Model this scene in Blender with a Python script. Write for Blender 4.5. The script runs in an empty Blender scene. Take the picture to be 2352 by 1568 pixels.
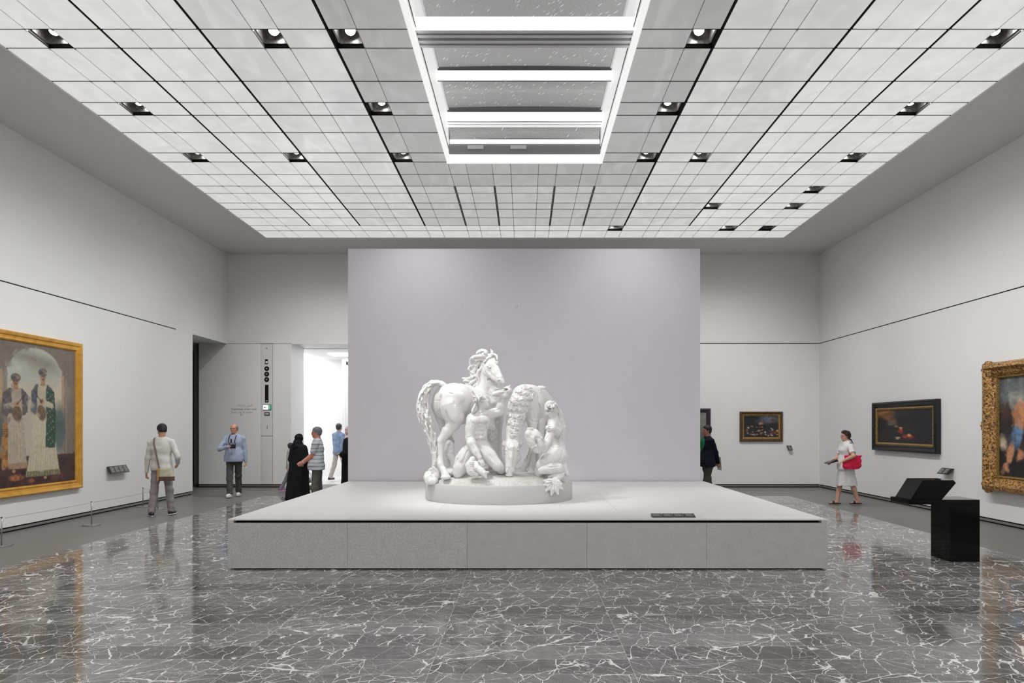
import bpy, bmesh, math, random
import numpy as np
from mathutils import Vector, Matrix, Euler
random.seed(7)
S = bpy.context.scene
COL = S.collection
# ------------------------------------------------------------------ camera, world, exposure
F = 1568.0; CX = 1205.0; CY = 978.0; EYE = 1.65
cam = bpy.data.cameras.new('camera'); camo = bpy.data.objects.new('camera', cam); COL.objects.link(camo)
cam.sensor_width = 36; cam.lens = 24; cam.clip_end = 200; cam.clip_start = .05
cam.shift_x = -(CX-1176)/2352; cam.shift_y = (CY-784)/2352
camo.location = (0, 0, EYE); camo.rotation_euler = (math.pi/2, 0, 0)
S.camera = camo
w = bpy.data.worlds.new('world'); S.world = w; w.use_nodes = True
w.node_tree.nodes['Background'].inputs[0].default_value = (.8, .85, .9, 1); w.node_tree.nodes['Background'].inputs[1].default_value = .2
S.view_settings.view_transform = 'Standard'; S.view_settings.look = 'None'
S.view_settings.gamma = 1; S.view_settings.use_curve_mapping = False
S.view_settings.exposure = 0.0
GLOW = 0.97          # frosted glass ceiling
SPOT = 0.22           # multiplies the spotlight beams and the added flood lamps
# ------------------------------------------------------------------ helpers
def P(px, py, Y):
    """point at depth Y that the photograph shows at (px, py)"""
    return Vector(((px-CX)/F*Y, Y, EYE-(py-CY)/F*Y))
def tag(o, label=None, cat=None, group=None, kind=None):
    if label: o['label'] = label
    if cat: o['category'] = cat
    if group: o['group'] = group
    if kind: o['kind'] = kind
    return o
def obj(name, me, mat=None, parent=None, loc=None):
    if isinstance(me, bmesh.types.BMesh):
        b = me; me = bpy.data.meshes.new(name); b.to_mesh(me); b.free()
    o = bpy.data.objects.new(name, me); COL.objects.link(o)
    if mat is not None and me is not None:
        me.materials.clear()
        for m in (mat if isinstance(mat, (list, tuple)) else [mat]): me.materials.append(m)
    if parent is not None: o.parent = parent
    if loc is not None: o.location = loc
    return o
def empty(name, loc, label, cat, group=None):
    o = bpy.data.objects.new(name, None); COL.objects.link(o); o.location = loc
    o.empty_display_size = .1
    return tag(o, label, cat, group)
def rel(o, root):
    """child keeps world coordinates although its thing stands at root.location"""
    o.parent = root; o.matrix_parent_inverse = Matrix.Translation(-Vector(root.location)); return o
def box(b, x0, x1, y0, y1, z0, z1, mi=0, bev=0):
    vs = [b.verts.new((x, y, z)) for z in (z0, z1) for y in (y0, y1) for x in (x0, x1)]
    fs = [b.faces.new([vs[i] for i in q]) for q in ((0, 2, 3, 1), (4, 5, 7, 6), (0, 1, 5, 4), (2, 6, 7, 3), (0, 4, 6, 2), (1, 3, 7, 5))]
    for f in fs: f.material_index = mi
    if bev: bmesh.ops.bevel(b, geom=list({e for f in fs for e in f.edges}), offset=bev, segments=1, affect='EDGES')
    return fs
def bx(*a, **k):
    b = bmesh.new(); box(b, *a, **k); return b
def prism(b, poly, axis, a0, a1, mi=0):
    """poly = 2D points in the other two axes, extruded along axis from a0 to a1"""
    def v(p, a):
        q = list(p); q.insert(axis, a); return b.verts.new(q)
    A = [v(p, a0) for p in poly]; B = [v(p, a1) for p in poly]; n = len(poly)
    fs = [b.faces.new(A), b.faces.new(B[::-1])]+[b.faces.new((A[i], B[i], B[(i+1) % n], A[(i+1) % n])) for i in range(n)]
    for f in fs: f.material_index = mi
    bmesh.ops.recalc_face_normals(b, faces=fs); return fs
def cyl(b, p, q, r0, r1=None, n=16, mi=0):
    p = Vector(p); q = Vector(q); r1 = r0 if r1 is None else r1
    d = (q-p).normalized(); u = d.orthogonal().normalized(); v = d.cross(u)
    A = [b.verts.new(p+(u*math.cos(t)+v*math.sin(t))*r0) for t in [2*math.pi*i/n for i in range(n)]]
    B = [b.verts.new(q+(u*math.cos(t)+v*math.sin(t))*r1) for t in [2*math.pi*i/n for i in range(n)]]
    fs = [b.faces.new(A[::-1]), b.faces.new(B)]+[b.faces.new((A[i], A[(i+1) % n], B[(i+1) % n], B[i])) for i in range(n)]
    for f in fs: f.material_index = mi
    for f in fs[2:]: f.smooth = True
    return fs
def tube(name, pts, r, mat, parent=None, n=8):
    """swept tube through points"""
    b = bmesh.new(); pts = [Vector(p) for p in pts]; rings = []
    for i, p in enumerate(pts):
        d = (pts[min(i+1, len(pts)-1)]-pts[max(i-1, 0)]).normalized()
        u = d.cross(Vector((.13, .21, .97))).normalized(); v = d.cross(u)
        rr = r[i] if isinstance(r, (list, tuple)) else r
        rings.append([b.verts.new(p+(u*math.cos(t)+v*math.sin(t))*rr) for t in [2*math.pi*k/n for k in range(n)]])
    for a, c in zip(rings[:-1], rings[1:]):
        for k in range(n): b.faces.new((a[k], a[(k+1) % n], c[(k+1) % n], c[k])).smooth = True
    b.faces.new(rings[0][::-1]); b.faces.new(rings[-1])
    bmesh.ops.recalc_face_normals(b, faces=b.faces[:])
    return obj(name, b, mat, parent)
class NT:
    """tiny node-tree writer"""
    def __init__(s, name):
        s.m = bpy.data.materials.new(name); s.m.use_nodes = True; s.t = s.m.node_tree
        s.bsdf = s.t.nodes['Principled BSDF']; s.out = s.t.nodes['Material Output']
    def n(s, typ, **kw):
        x = s.t.nodes.new('ShaderNode'+typ)
        for k, v in kw.items():
            if k.startswith('_'): setattr(x, k[1:], v)
        for k, v in kw.items():
            if k.startswith('_'): continue
            k = int(k[1:]) if k[0] == 'i' and k[1:].isdigit() else k
            if isinstance(v, bpy.types.NodeSocket): s.t.links.new(v, x.inputs[k])
            else: x.inputs[k].default_value = v
        return x
    def math(s, op, a, b=None, clamp=False):
        x = s.t.nodes.new('ShaderNodeMath'); x.operation = op; x.use_clamp = clamp
        for i, v in enumerate((a, b)):
            if v is None: continue
            if isinstance(v, bpy.types.NodeSocket): s.t.links.new(v, x.inputs[i])
            else: x.inputs[i].default_value = v
        return x.outputs[0]
    def ramp(s, fac, stops):
        x = s.t.nodes.new('ShaderNodeValToRGB'); s.t.links.new(fac, x.inputs[0]); e = x.color_ramp.elements
        while len(e) < len(stops): e.new(.5)
        for el, (p, c) in zip(e, stops):
            el.position = p; el.color = (c, c, c, 1) if isinstance(c, (int, float)) else (*c, 1)
        return x.outputs[0]
    def mix(s, fac, a, b, mode='MIX'):
        x = s.t.nodes.new('ShaderNodeMix'); x.data_type = 'RGBA'; x.blend_type = mode
        for i, v in ((0, fac), (6, a), (7, b)):
            if isinstance(v, bpy.types.NodeSocket): s.t.links.new(v, x.inputs[i])
            else: x.inputs[i].default_value = v if i == 0 else ((*v, 1) if len(v) == 3 else v)
        return x.outputs[2]
    def link(s, a, b): s.t.links.new(a, b)
    def set(s, **kw):
        for k, v in kw.items():
            k = k.replace('_', ' ')
            if isinstance(v, bpy.types.NodeSocket): s.t.links.new(v, s.bsdf.inputs[k])
            else: s.bsdf.inputs[k].default_value = (*v, 1) if isinstance(v, tuple) and len(v) == 3 else v
        return s
    def bump(s, h, strength, dist):
        x = s.n('Bump', Strength=strength, Distance=dist, Height=h); s.link(x.outputs[0], s.bsdf.inputs['Normal'])
def srgb(*c):
    return tuple((v/255/12.92) if v <= 10 else ((v/255+.055)/1.055)**2.4 for v in c)
MATS = {}
def mat(name, col, rough=.5, metal=0, noise=0, nscale=20, bump=0, bscale=60, coat=0, spec=.5, emit=None, es=1):
    if name in MATS: return MATS[name]
    t = NT(name); c = (*col, 1)
    if noise or bump: co = t.n('TexCoord').outputs['Object']
    if noise:
        nz = t.n('TexNoise', Vector=co, Scale=nscale, Detail=4.0).outputs['Fac']
        c = t.mix(1.0, (*col,), t.ramp(nz, [(.3, 1-noise), (.7, 1.0)]), 'MULTIPLY')
    t.set(Base_Color=c if noise else col, Roughness=rough, Metallic=metal)
    t.bsdf.inputs['Specular IOR Level'].default_value = spec
    if coat: t.bsdf.inputs['Coat Weight'].default_value = coat; t.bsdf.inputs['Coat Roughness'].default_value = .05
    if bump:
        nb = t.n('TexNoise', Vector=co, Scale=float(bscale), Detail=3.0).outputs['Fac']; t.bump(nb, .6, bump)
    if emit: t.set(Emission_Color=emit, Emission_Strength=es)
    MATS[name] = t.m; return t.m
WALL = mat('wall_paint', (.84, .84, .832), .75, noise=.015, nscale=3, bump=.0004, bscale=300, spec=.25)
WALLU = mat('upper_wall_paint', (.80, .80, .795), .75, noise=.015, nscale=3, bump=.0004, bscale=300, spec=.25)
LILAC = mat('partition_paint', (.72, .70, .735), .75, noise=.015, nscale=3, bump=.0004, bscale=300, spec=.25)
SOFF = mat('soffit_paint', (.70, .69, .69), .8, spec=.2)
BLACKM = mat('black_recess', (.006, .006, .006), .7, spec=.2)
DARKMET = mat('dark_metal', (.05, .05, .05), .35, metal=.8)
STEEL = mat('brushed_steel', (.33, .33, .33), .35, metal=.9)
ALU = mat('satin_aluminium', (.62, .62, .62), .4, metal=.6)
WHITE = mat('white_lacquer', (.85, .85, .85), .4)
GLOSSBLACK = mat('gloss_black_lacquer', (.002, .002, .0022), .10, spec=.22)
GREYSLOT = mat('skirting_metal', (.3, .3, .29), .4, metal=.5)

# ------------------------------------------------------------------ stone materials
def stone(name, base, dark, spk, rough=.55, scale=1.0):
    t = NT(name); tc = t.n('TexCoord').outputs['Object']; oi = t.n('ObjectInfo').outputs['Random']
    off = t.n('VectorMath', _operation='ADD', i0=tc).outputs[0]
    va = off.node; cx = t.n('CombineXYZ', X=t.math('MULTIPLY', oi, 37.0), Y=t.math('MULTIPLY', oi, 91.0)); t.link(cx.outputs[0], va.inputs[1])
    n1 = t.n('TexNoise', Vector=off, Scale=9.0*scale, Detail=10.0, Roughness=.75).outputs['Fac']
    n2 = t.n('TexNoise', Vector=off, Scale=170.0*scale, Detail=5.0, Roughness=.8).outputs['Fac']
    c = t.mix(t.ramp(n1, [(.35, 0.), (.7, 1.)]), base, dark)
    c = t.mix(t.ramp(n2, [(.36, 1.), (.60, 0.)]), c, spk)
    n3 = t.n('TexVoronoi', Vector=off, Scale=16.0*scale).outputs['Distance']
    c = t.mix(t.ramp(n3, [(.03, .5), (.07, 0.)]), c, tuple(v*.45 for v in spk))
    br = t.math('ADD', t.math('MULTIPLY', oi, .10), .95)
    c = t.mix(1.0, c, t.n('CombineColor', Red=br, Green=br, Blue=br).outputs[0], 'MULTIPLY')
    t.set(Base_Color=c, Roughness=rough); t.bsdf.inputs['Specular IOR Level'].default_value = .35
    t.bump(n2, .25, .0008); return t.m
PLSTONE = stone('plinth_limestone', (.62, .615, .61), (.52, .515, .51), (.30, .297, .292), .6)
PLTOP = stone('plinth_top_limestone', (.79, .785, .78), (.73, .725, .72), (.62, .615, .61), .5, .8)
FLSTONE = stone('grey_floor_stone', (.20, .196, .188), (.178, .174, .168), (.14, .137, .13), .42, .7)
GROUT = mat('grout', (.62, .62, .61), .5)

def marble():
    t = NT('veined_grey_marble'); tc = t.n('TexCoord').outputs['Object']; oi = t.n('ObjectInfo').outputs['Random']
    cx = t.n('CombineXYZ', X=t.math('MULTIPLY', oi, 53.0), Y=t.math('MULTIPLY', oi, 97.0), Z=t.math('MULTIPLY', oi, 31.0)).outputs[0]
    p = t.n('VectorMath', _operation='ADD', i0=tc, i1=cx).outputs[0]
    def warp(p, sc, amt, det=3.0):
        n = t.n('TexNoise', Vector=p, Scale=sc, Detail=det, Roughness=.6).outputs['Color']
        v = t.n('VectorMath', _operation='SUBTRACT', i0=n, i1=(.5, .5, .5)).outputs[0]
        v = t.n('VectorMath', _operation='SCALE', i0=v, Scale=amt).outputs[0]
        return t.n('VectorMath', _operation='ADD', i0=p, i1=v).outputs[0]
    q = warp(warp(p, 2.2, .12, 2.0), 13.0, .040, 2.0)
    def veins(v, ang, st, sc):
        r = t.n('Mapping', Vector=v, Rotation=(0, 0, ang)).outputs[0]; m = t.n('Mapping', Vector=r, Scale=(1., st, 1.)).outputs[0]
        return t.n('TexVoronoi', _feature='DISTANCE_TO_EDGE', Vector=m, Scale=sc, Randomness=1.0).outputs['Distance']
    wn = t.n('TexNoise', Vector=p, Scale=6.0, Detail=2.0).outputs['Fac']
    wid = t.ramp(wn, [(.44, .16), (.62, .45), (.74, 1.0)])
    def line(d, w):
        r = t.math('DIVIDE', d, t.math('ADD', t.math('MULTIPLY', wid, w), .0012))
        return t.math('SUBTRACT', 1.0, t.math('MULTIPLY', t.math('SUBTRACT', r, .45), 1.5), clamp=True)
    A = line(veins(q, .35, .30, 5.0), .040); B = line(veins(q, -.75, .28, 7.5), .034); C = line(veins(warp(q, 26., .016), .1, .5, 15.0), .030); D = line(veins(warp(p, 9., .02), 1.25, .16, 3.2), .022)
    def mask(sc, a, b_, hi, v=q): return t.ramp(t.n('TexNoise', Vector=v, Scale=sc, Detail=2.0).outputs['Fac'], [(a, 0.), (b_, hi)])
    v = t.math('MULTIPLY', A, mask(2.3, .30, .42, .95, p))
    v = t.math('MAXIMUM', v, t.math('MULTIPLY', B, mask(3.1, .40, .52, .85)))
    v = t.math('MAXIMUM', v, t.math('MULTIPLY', C, mask(4.7, .42, .58, .5)))
    v = t.math('MAXIMUM', v, t.math('MULTIPLY', D, mask(1.9, .46, .54, .9, p)))
    g1 = t.n('TexNoise', Vector=t.n('Mapping', Vector=q, Scale=(1., 3.6, 1.)).outputs[0], Scale=6.0, Detail=10.0, Roughness=.78).outputs['Fac']
    g2 = t.n('TexNoise', Vector=t.n('Mapping', Vector=p, Scale=(1., 2.5, 1.)).outputs[0], Scale=60.0, Detail=6.0, Roughness=.8).outputs['Fac']
    base = t.mix(t.ramp(g1, [(.30, 0.), (.70, 1.)]), (.062, .061, .060), (.215, .213, .21))
    base = t.mix(t.ramp(g2, [(.50, 0.), (.66, .55)]), base, (.30, .298, .295))
    br = t.math('ADD', t.math('MULTIPLY', oi, .72), .68)
    base = t.mix(1.0, base, t.n('CombineColor', Red=br, Green=br, Blue=br).outputs[0], 'MULTIPLY')
    c = t.mix(v, base, (.88, .875, .865))
    t.set(Base_Color=c, Roughness=t.ramp(g1, [(.3, .07), (.8, .11)])); t.bsdf.inputs['Specular IOR Level'].default_value = .42
    return t.m
MARBLE = marble()

# ------------------------------------------------------------------ room dimensions
XL, XR, YB, YF = -8.0, 7.93, 18.36, -4.0       # side walls, back wall, wall behind the camera
ZC, ZJ = 6.27, 3.87                            # soffit height, wall joint height
XG, YG = 6.35, 16.75                           # half width and far end of the glass ceiling
# ---- walls
def struct(name, b, m, **k): return tag(obj(name, b, m, **k), kind='structure')
G = .010
SK = .085      # skirting recess height
b = bmesh.new()
box(b, XL-.3, XL, YF, 16.45, SK, ZJ-G)
box(b, XL-.3, XL, YF, 15.68, ZJ+G, ZC+.3)
box(b, XL-.3, XL-.012, YF, 15.68, ZJ-G, ZJ+G)
box(b, XL-.3, XL, 15.68, 16.45, ZJ-G, ZC+.3)
box(b, XL-.3, XL, 16.45, YB+.3, ZJ-.01, ZC+.3)
wl = struct('wall_left', b, WALL)
tag(obj('joint_groove', bx(XL-.0118, XL-.009, YF, 15.68, ZJ-G, ZJ+G), BLACKM, wl), kind='structure')
b = bmesh.new()
box(b, XR, XR+.3, YF, YB+.3, SK, ZJ-G); box(b, XR, XR+.3, YF, YB+.3, ZJ+G, ZC+.3); box(b, XR+.012, XR+.3, YF, YB+.3, ZJ-G, ZJ+G)
wr = struct('wall_right', b, WALL)
obj('joint_groove', bx(XR+.009, XR+.0118, YF, YB, ZJ-G, ZJ+G), BLACKM, wr)
# back wall with its doorway; the lower panels run left past the opening in the left wall
DX0, DX1, DZ = -6.28, -3.2, 3.855
b = bmesh.new()
box(b, XL-.3, DX0, YB, YB+.25, ZJ+.0, ZC+.3); box(b, DX0, XR+.3, YB, YB+.25, ZJ+.012, ZC+.3)
wb = struct('wall_back', b, WALLU)
LOWER = mat('lower_panel_paint', (.84, .84, .83), .72, noise=.015, nscale=3, bump=.0004, bscale=300, spec=.25)
def bpanel(x0, x1): return tag(obj('wall_panel', bx(x0, x1, YB-.012, YB+.25, SK, ZJ-.012, bev=.002), LOWER, wb))
bpanel(-8.76, -7.085); bpanel(-6.765, DX0-.003)
bpanel(DX1, 7.93)
# service column with its covers
b = bmesh.new(); SX0, SX1 = -7.078, -6.772
box(b, SX0, SX1, YB-.016, YB+.2, 1.385, ZJ-.015, bev=.002); 
wsp = tag(obj('service_panel', b, mat('service_panel_paint', (.74, .74, .73), .6), wb))
tag(obj('service_panel', bx(SX0, SX1, YB-.016, YB+.2, SK, 1.375, bev=.002), MATS['service_panel_paint'], wb))
obj('panel_gap', bx(-7.1, -6.75, YB, YB+.02, SK, ZJ), BLACKM, wb)
# door reveal
b = bmesh.new()
box(b, DX0-.25, DX0, YB-.005, 19.42, 0, DZ); box(b, DX1, DX1+.25, YB+.25, 19.42, 0, DZ); box(b, DX0, DX1, YB-.004, YB+.01, DZ, ZJ+.012); box(b, DX0, DX1, YB+.01, 19.42, DZ, DZ+.012); box(b, DX0-.25, DX1+.25, YB+.26, 19.42, DZ+.012, DZ+.4)
struct('door_1', b, mat('reveal_paint', (.80, .80, .80), .5))
# wall behind the camera
struct('wall_front', bx(XL-.3, XR+.3, YF-.3, YF, 0, ZC+.3), WALL)
# dark side room seen through the opening of the left wall
b = bmesh.new()
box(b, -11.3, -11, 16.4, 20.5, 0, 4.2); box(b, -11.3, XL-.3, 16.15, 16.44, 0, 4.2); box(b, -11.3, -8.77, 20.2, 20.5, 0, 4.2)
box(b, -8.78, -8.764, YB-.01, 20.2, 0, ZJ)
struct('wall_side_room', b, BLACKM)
b = bmesh.new(); box(b, -11.3, XL-.3, 16.4, YB, ZJ, ZJ+.3); box(b, -11.3, -8.764, YB, 20.5, ZJ, ZJ+.3)
struct('ceiling_side_room', b, WALL)
# partition behind the sculpture
part = struct('wall_partition', bx(-3.425, 3.405, 13.24, 13.72, 0, 5.085), LILAC)
b = bmesh.new(); cyl(b, (-.155, 13.238, 3.965), (-.155, 13.243, 3.965), .028, n=20)
obj('cover_ring', b, mat('ring_grey', (.35, .34, .36), .4), part)
b = bmesh.new(); cyl(b, (-.155, 13.232, 3.965), (-.155, 13.243, 3.965), .021, n=20)
obj('sensor_cover', b, LILAC, part)
# skirting: recessed black gap with a metal rail, along every wall
def skirt(name, fn):
    bb = bmesh.new(); fn(bb, 0); o = struct(name, bb, BLACKM)
    bb = bmesh.new(); fn(bb, 1); obj('skirting_rail', bb, GREYSLOT, o)
skirt('baseboard_left', lambda b, r: box(b, XL-.28, XL-(.03 if not r else .012), YF, 16.45, 0 if not r else .022, SK if not r else .062))
skirt('baseboard_right', lambda b, r: box(b, XR+(.03 if not r else .012), XR+.28, YF, YB, 0 if not r else .022, SK if not r else .062))
def bk(b, r):
    for x0, x1 in ((-8.76, DX0-.25), (DX1+.25, XR)):
        box(b, x0, x1, YB+(.02 if not r else .004), YB+.2, 0 if not r else .022, SK if not r else .062)
skirt('baseboard_back', bk)

# ------------------------------------------------------------------ floor
fl = struct('floor', bx(XL-3.4, XR+.4, YF-.3, 24.5, -.2, -.0004), GROUT)
PW, PL = .2887, 1.375
xs = [.0455-4.5*PL+PL*i for i in range(10)]
ys0 = 7.723
rows = [ys0+PW*i for i in range(-14, 29)]      # last row ends at the far edge of the marble
pme = {}
b = bx(-PL/2+.0012, PL/2-.0012, -PW/2+.0020, PW/2-.0020, -.002, 0, bev=.0004)
plank_me = bpy.data.meshes.new('marble_plank'); b.to_mesh(plank_me); b.free(); plank_me.materials.append(MARBLE)
rest = bmesh.new()
def under_plinth(x, y): return -3.42 < x < 3.48 and 7.9 < y < 13.1
n = 0
for j, y in enumerate(rows):
    for i in range(9):
        x = xs[i]+PL/2; yc = y+PW/2
        if under_plinth(x, y+.02) and under_plinth(x, yc+PW/2): continue
        if y < 4.2 or abs(x)*F/y > 1176+900 or n >= 300:
            box(rest, x-PL/2+.0012, x+PL/2-.0012, yc-PW/2+.002, yc+PW/2-.002, -.002, 0); continue
        n += 1
        obj('marble_plank', plank_me, None, fl, (x, yc, 0))
yy = rows[0]
while yy > YF:
    yy -= PW
    for i in range(9): box(rest, xs[i]+.0012, xs[i+1]-.0012, yy+.002, yy+PW-.002, -.002, 0)
tag(obj('marble_planks_beyond', rest, MARBLE, fl), kind='stuff')
MX0, MX1, MY1 = xs[0], xs[-1], rows[-1]+PW
# plain grey stone slabs around the marble
def slab(x0, x1, y0, y1):
    obj('floor_slab', bx(-(x1-x0)/2+.0008, (x1-x0)/2-.0008, -(y1-y0)/2+.0008, (y1-y0)/2-.0008, -.002, 0), FLSTONE, fl, ((x0+x1)/2, (y0+y1)/2, 0))
y = YF
k = 0
while y < MY1-.01:
    y2 = min(y+PW*8, MY1); 
    slab(XL-.28, MX0, y, y2); slab(MX1, XR+.28, y, y2); y = y2
for i in range(12):
    x0 = XL-.28+i*PL*1.0
    if x0 > XR: break
    x1 = min(x0+PL, XR+.28)
    slab(x0, x1, MY1, MY1+PW*4); slab(x0, x1, MY1+PW*4, YB+.28)
slab(-11.2, XL-.28, 16.4, 20.3)
slab(DX0-.1, DX1+.1, YB+.28, 24.4)
class Field:
    """smooth signed-distance volume -> one continuous mesh (surface nets)"""
    def __init__(s, lo, hi, h):
        s.lo = np.array(lo, float); s.h = h
        s.n = np.ceil((np.array(hi, float)-s.lo)/h).astype(int)+1
        s.ax = [s.lo[i]+h*np.arange(s.n[i]) for i in range(3)]
        s.d = np.full(s.n, 0.2, np.float32)
    def box(s, lo, hi):
        i0 = np.clip(np.floor((np.array(lo)-s.lo)/s.h).astype(int), 0, s.n)
        i1 = np.clip(np.ceil((np.array(hi)-s.lo)/s.h).astype(int)+1, 0, s.n)
        if (i1 <= i0).any(): return None
        sl = tuple(slice(a, b) for a, b in zip(i0, i1))
        g = [s.ax[i][sl[i]].astype(np.float32) for i in range(3)]
        return sl, g[0][:, None, None], g[1][None, :, None], g[2][None, None, :]
    def put(s, sl, d, k, op):
        a = s.d[sl]
        if op == 'sub':
            a2, b = -a, d
        else:
            a2, b = a, d
        if k > 0:
            h = np.clip(k-np.abs(a2-b), 0, None)/k
            r = np.minimum(a2, b)-h*h*k*.25
        else: r = np.minimum(a2, b)
        s.d[sl] = -r if op == 'sub' else r
    def cap(s, a, b, ra, rb=None, k=.02, op='add', flat=None):
        rb = ra if rb is None else rb
        a = np.array(a, float); b = np.array(b, float); m = max(ra, rb)+k+2*s.h
        q = s.box(np.minimum(a, b)-m, np.maximum(a, b)+m)
        if q is None: return s
        sl, X, Y, Z = q; v = b-a; L2 = max(float(v@v), 1e-9)
        px, py, pz = X-a[0], Y-a[1], Z-a[2]
        t = np.clip((px*v[0]+py*v[1]+pz*v[2])/L2, 0, 1)
        d = np.sqrt((px-t*v[0])**2+(py-t*v[1])**2+(pz-t*v[2])**2)-(ra+(rb-ra)*t)
        s.put(sl, d.astype(np.float32), k, op); return s
    def chain(s, pts, k=.02, op='add'):
        for p, q in zip(pts[:-1], pts[1:]): s.cap(p[:3], q[:3], p[3], q[3], k, op)
        return s
    def ell(s, c, r, R=None, k=.02, op='add'):
        c = np.array(c, float); r = np.array(r, float); m = r.max()+k+2*s.h
        q = s.box(c-m, c+m)
        if q is None: return s
        sl, X, Y, Z = q; px, py, pz = X-c[0], Y-c[1], Z-c[2]
        if R is not None:
            R = np.array(R, float)
            px, py, pz = [R[0, i]*px+R[1, i]*py+R[2, i]*pz for i in range(3)]
        k0 = np.sqrt((px/r[0])**2+(py/r[1])**2+(pz/r[2])**2)
        k1 = np.sqrt((px/r[0]**2)**2+(py/r[1]**2)**2+(pz/r[2]**2)**2)
        d = k0*(k0-1)/np.maximum(k1, 1e-6)
        s.put(sl, d.astype(np.float32), k, op); return s
    def wave(s, lo, hi, f):
        """surface displacement inside a box: f(X,Y,Z) metres"""
        q = s.box(lo, hi)
        if q: sl, X, Y, Z = q; s.d[sl] += f(X, Y, Z).astype(np.float32)
        return s
    def cut_below(s, z):
        s.d = np.maximum(s.d, (z-s.ax[2]).astype(np.float32)[None, None, :]); return s
    def cut_above(s, z):
        s.d = np.maximum(s.d, (s.ax[2]-z).astype(np.float32)[None, None, :]); return s
    def mesh(s, name, keep=None):
        d = s.d
        for i in range(3):      # closed at the borders
            sl = [slice(None)]*3; sl[i] = 0; d[tuple(sl)] = np.maximum(d[tuple(sl)], .01); sl[i] = -1; d[tuple(sl)] = np.maximum(d[tuple(sl)], .01)
        ins = d < 0
        nx, ny, nz = d.shape; cs = (nx-1, ny-1, nz-1)
        cnt = np.zeros(cs, np.int8); mix = np.zeros(cs, bool)
        o = [(a, b, c) for a in (0, 1) for b in (0, 1) for c in (0, 1)]
        vw = lambda A, q: A[q[0]:q[0]+cs[0], q[1]:q[1]+cs[1], q[2]:q[2]+cs[2]]
        for q in o: cnt += vw(ins, q)
        act = (cnt > 0) & (cnt < 8)
        I = np.argwhere(act); n = len(I)
        if n == 0: return None
        idx = np.full(cs, -1, np.int64); idx[act] = np.arange(n)
        cv = {q: d[I[:, 0]+q[0], I[:, 1]+q[1], I[:, 2]+q[2]].astype(float) for q in o}
        acc = np.zeros((n, 3)); w = np.zeros(n)
        for q in o:
            for ax in range(3):
                if q[ax]: continue
                r = list(q); r[ax] = 1; r = tuple(r)
                a, b = cv[q], cv[r]; m = (a < 0) != (b < 0)
                t = np.where(m, a/np.where(m, a-b, 1), 0)
                p = np.array(q, float)[None]+np.zeros((n, 3)); p[:, ax] += t
                acc += p*m[:, None]; w += m
        V = s.lo+s.h*(I+acc/w[:, None])
        F = []
        for ax in range(3):
            b1, b2 = [(1, 2), (2, 0), (0, 1)][ax]
            A = [slice(None)]*3; B = [slice(None)]*3
            A[ax] = slice(0, -1); B[ax] = slice(1, None)
            a, b = ins[tuple(A)], ins[tuple(B)]
            E = np.argwhere(a != b)
            E = E[(E[:, b1] > 0) & (E[:, b2] > 0) & (E[:, b1] < d.shape[b1]-1) & (E[:, b2] < d.shape[b2]-1)]
            s0 = a[E[:, 0], E[:, 1], E[:, 2]]
            def at(d1, d2):
                G = E.copy(); G[:, b1] -= d1; G[:, b2] -= d2
                return idx[G[:, 0], G[:, 1], G[:, 2]]
            q = np.stack([at(1, 1), at(0, 1), at(0, 0), at(1, 0)], 1)
            q[~s0] = q[~s0][:, ::-1]
            F.append(q)
        F = np.concatenate(F)
        F = F[(F >= 0).all(1)]
        me = bpy.data.meshes.new(name)
        me.vertices.add(len(V)); me.vertices.foreach_set('co', V.astype(np.float32).ravel())
        me.loops.add(len(F)*4); me.loops.foreach_set('vertex_index', F.astype(np.int32).ravel())
        me.polygons.add(len(F)); me.polygons.foreach_set('loop_start', np.arange(0, len(F)*4, 4, dtype=np.int32))
        me.polygons.foreach_set('use_smooth', np.ones(len(F), bool))
        me.update(calc_edges=True); me.validate()
        return me
def _loft(s, secs, p=2.2, k=.02, op='add', yaw=0):
    """upright lofted solid; secs = (z, cx, cy, rx, ry) from low to high"""
    A = np.array(sorted(secs), float); rm = A[:, 3:5].max()+k+2*s.h
    q = s.box((A[:, 1].min()-rm, A[:, 2].min()-rm, A[0, 0]-k-2*s.h), (A[:, 1].max()+rm, A[:, 2].max()+rm, A[-1, 0]+k+2*s.h))
    if q is None: return s
    sl, X, Y, Z = q; z = Z.ravel(); t = [np.interp(z, A[:, 0], A[:, i])[None, None, :] for i in range(1, 5)]
    # soften the section interpolation
    x, y = X-t[0], Y-t[1]
    if yaw: c, si = math.cos(yaw), math.sin(yaw); x, y = x*c+y*si, -x*si+y*c
    e = (np.abs(x/t[2])**p+np.abs(y/t[3])**p)**(1/p)
    d = (e-1)*np.minimum(t[2], t[3])
    d = np.maximum(d, np.maximum(Z-A[-1, 0], A[0, 0]-Z)); s.put(sl, d.astype(np.float32), k, op); return s
Field.loft = _loft
def unit(v): v = np.array(v, float); return v/max(np.linalg.norm(v), 1e-9)
def ik(a, c, l1, l2, pole):
    a, c = np.array(a, float), np.array(c, float); v = c-a; L = min(np.linalg.norm(v), (l1+l2)*.999); u = unit(v); c = a+u*L
    x = (l1*l1-l2*l2+L*L)/(2*L); h = math.sqrt(max(l1*l1-x*x, 0)); p = np.array(pole, float); p = unit(p-u*(p@u)); return a+u*x+p*h, c
def frame3(fwd, up=(0, 0, 1)):
    f = unit(fwd); l = unit(np.cross(up, f)); u = np.cross(f, l); return np.stack([f, l, u], 1)
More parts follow.
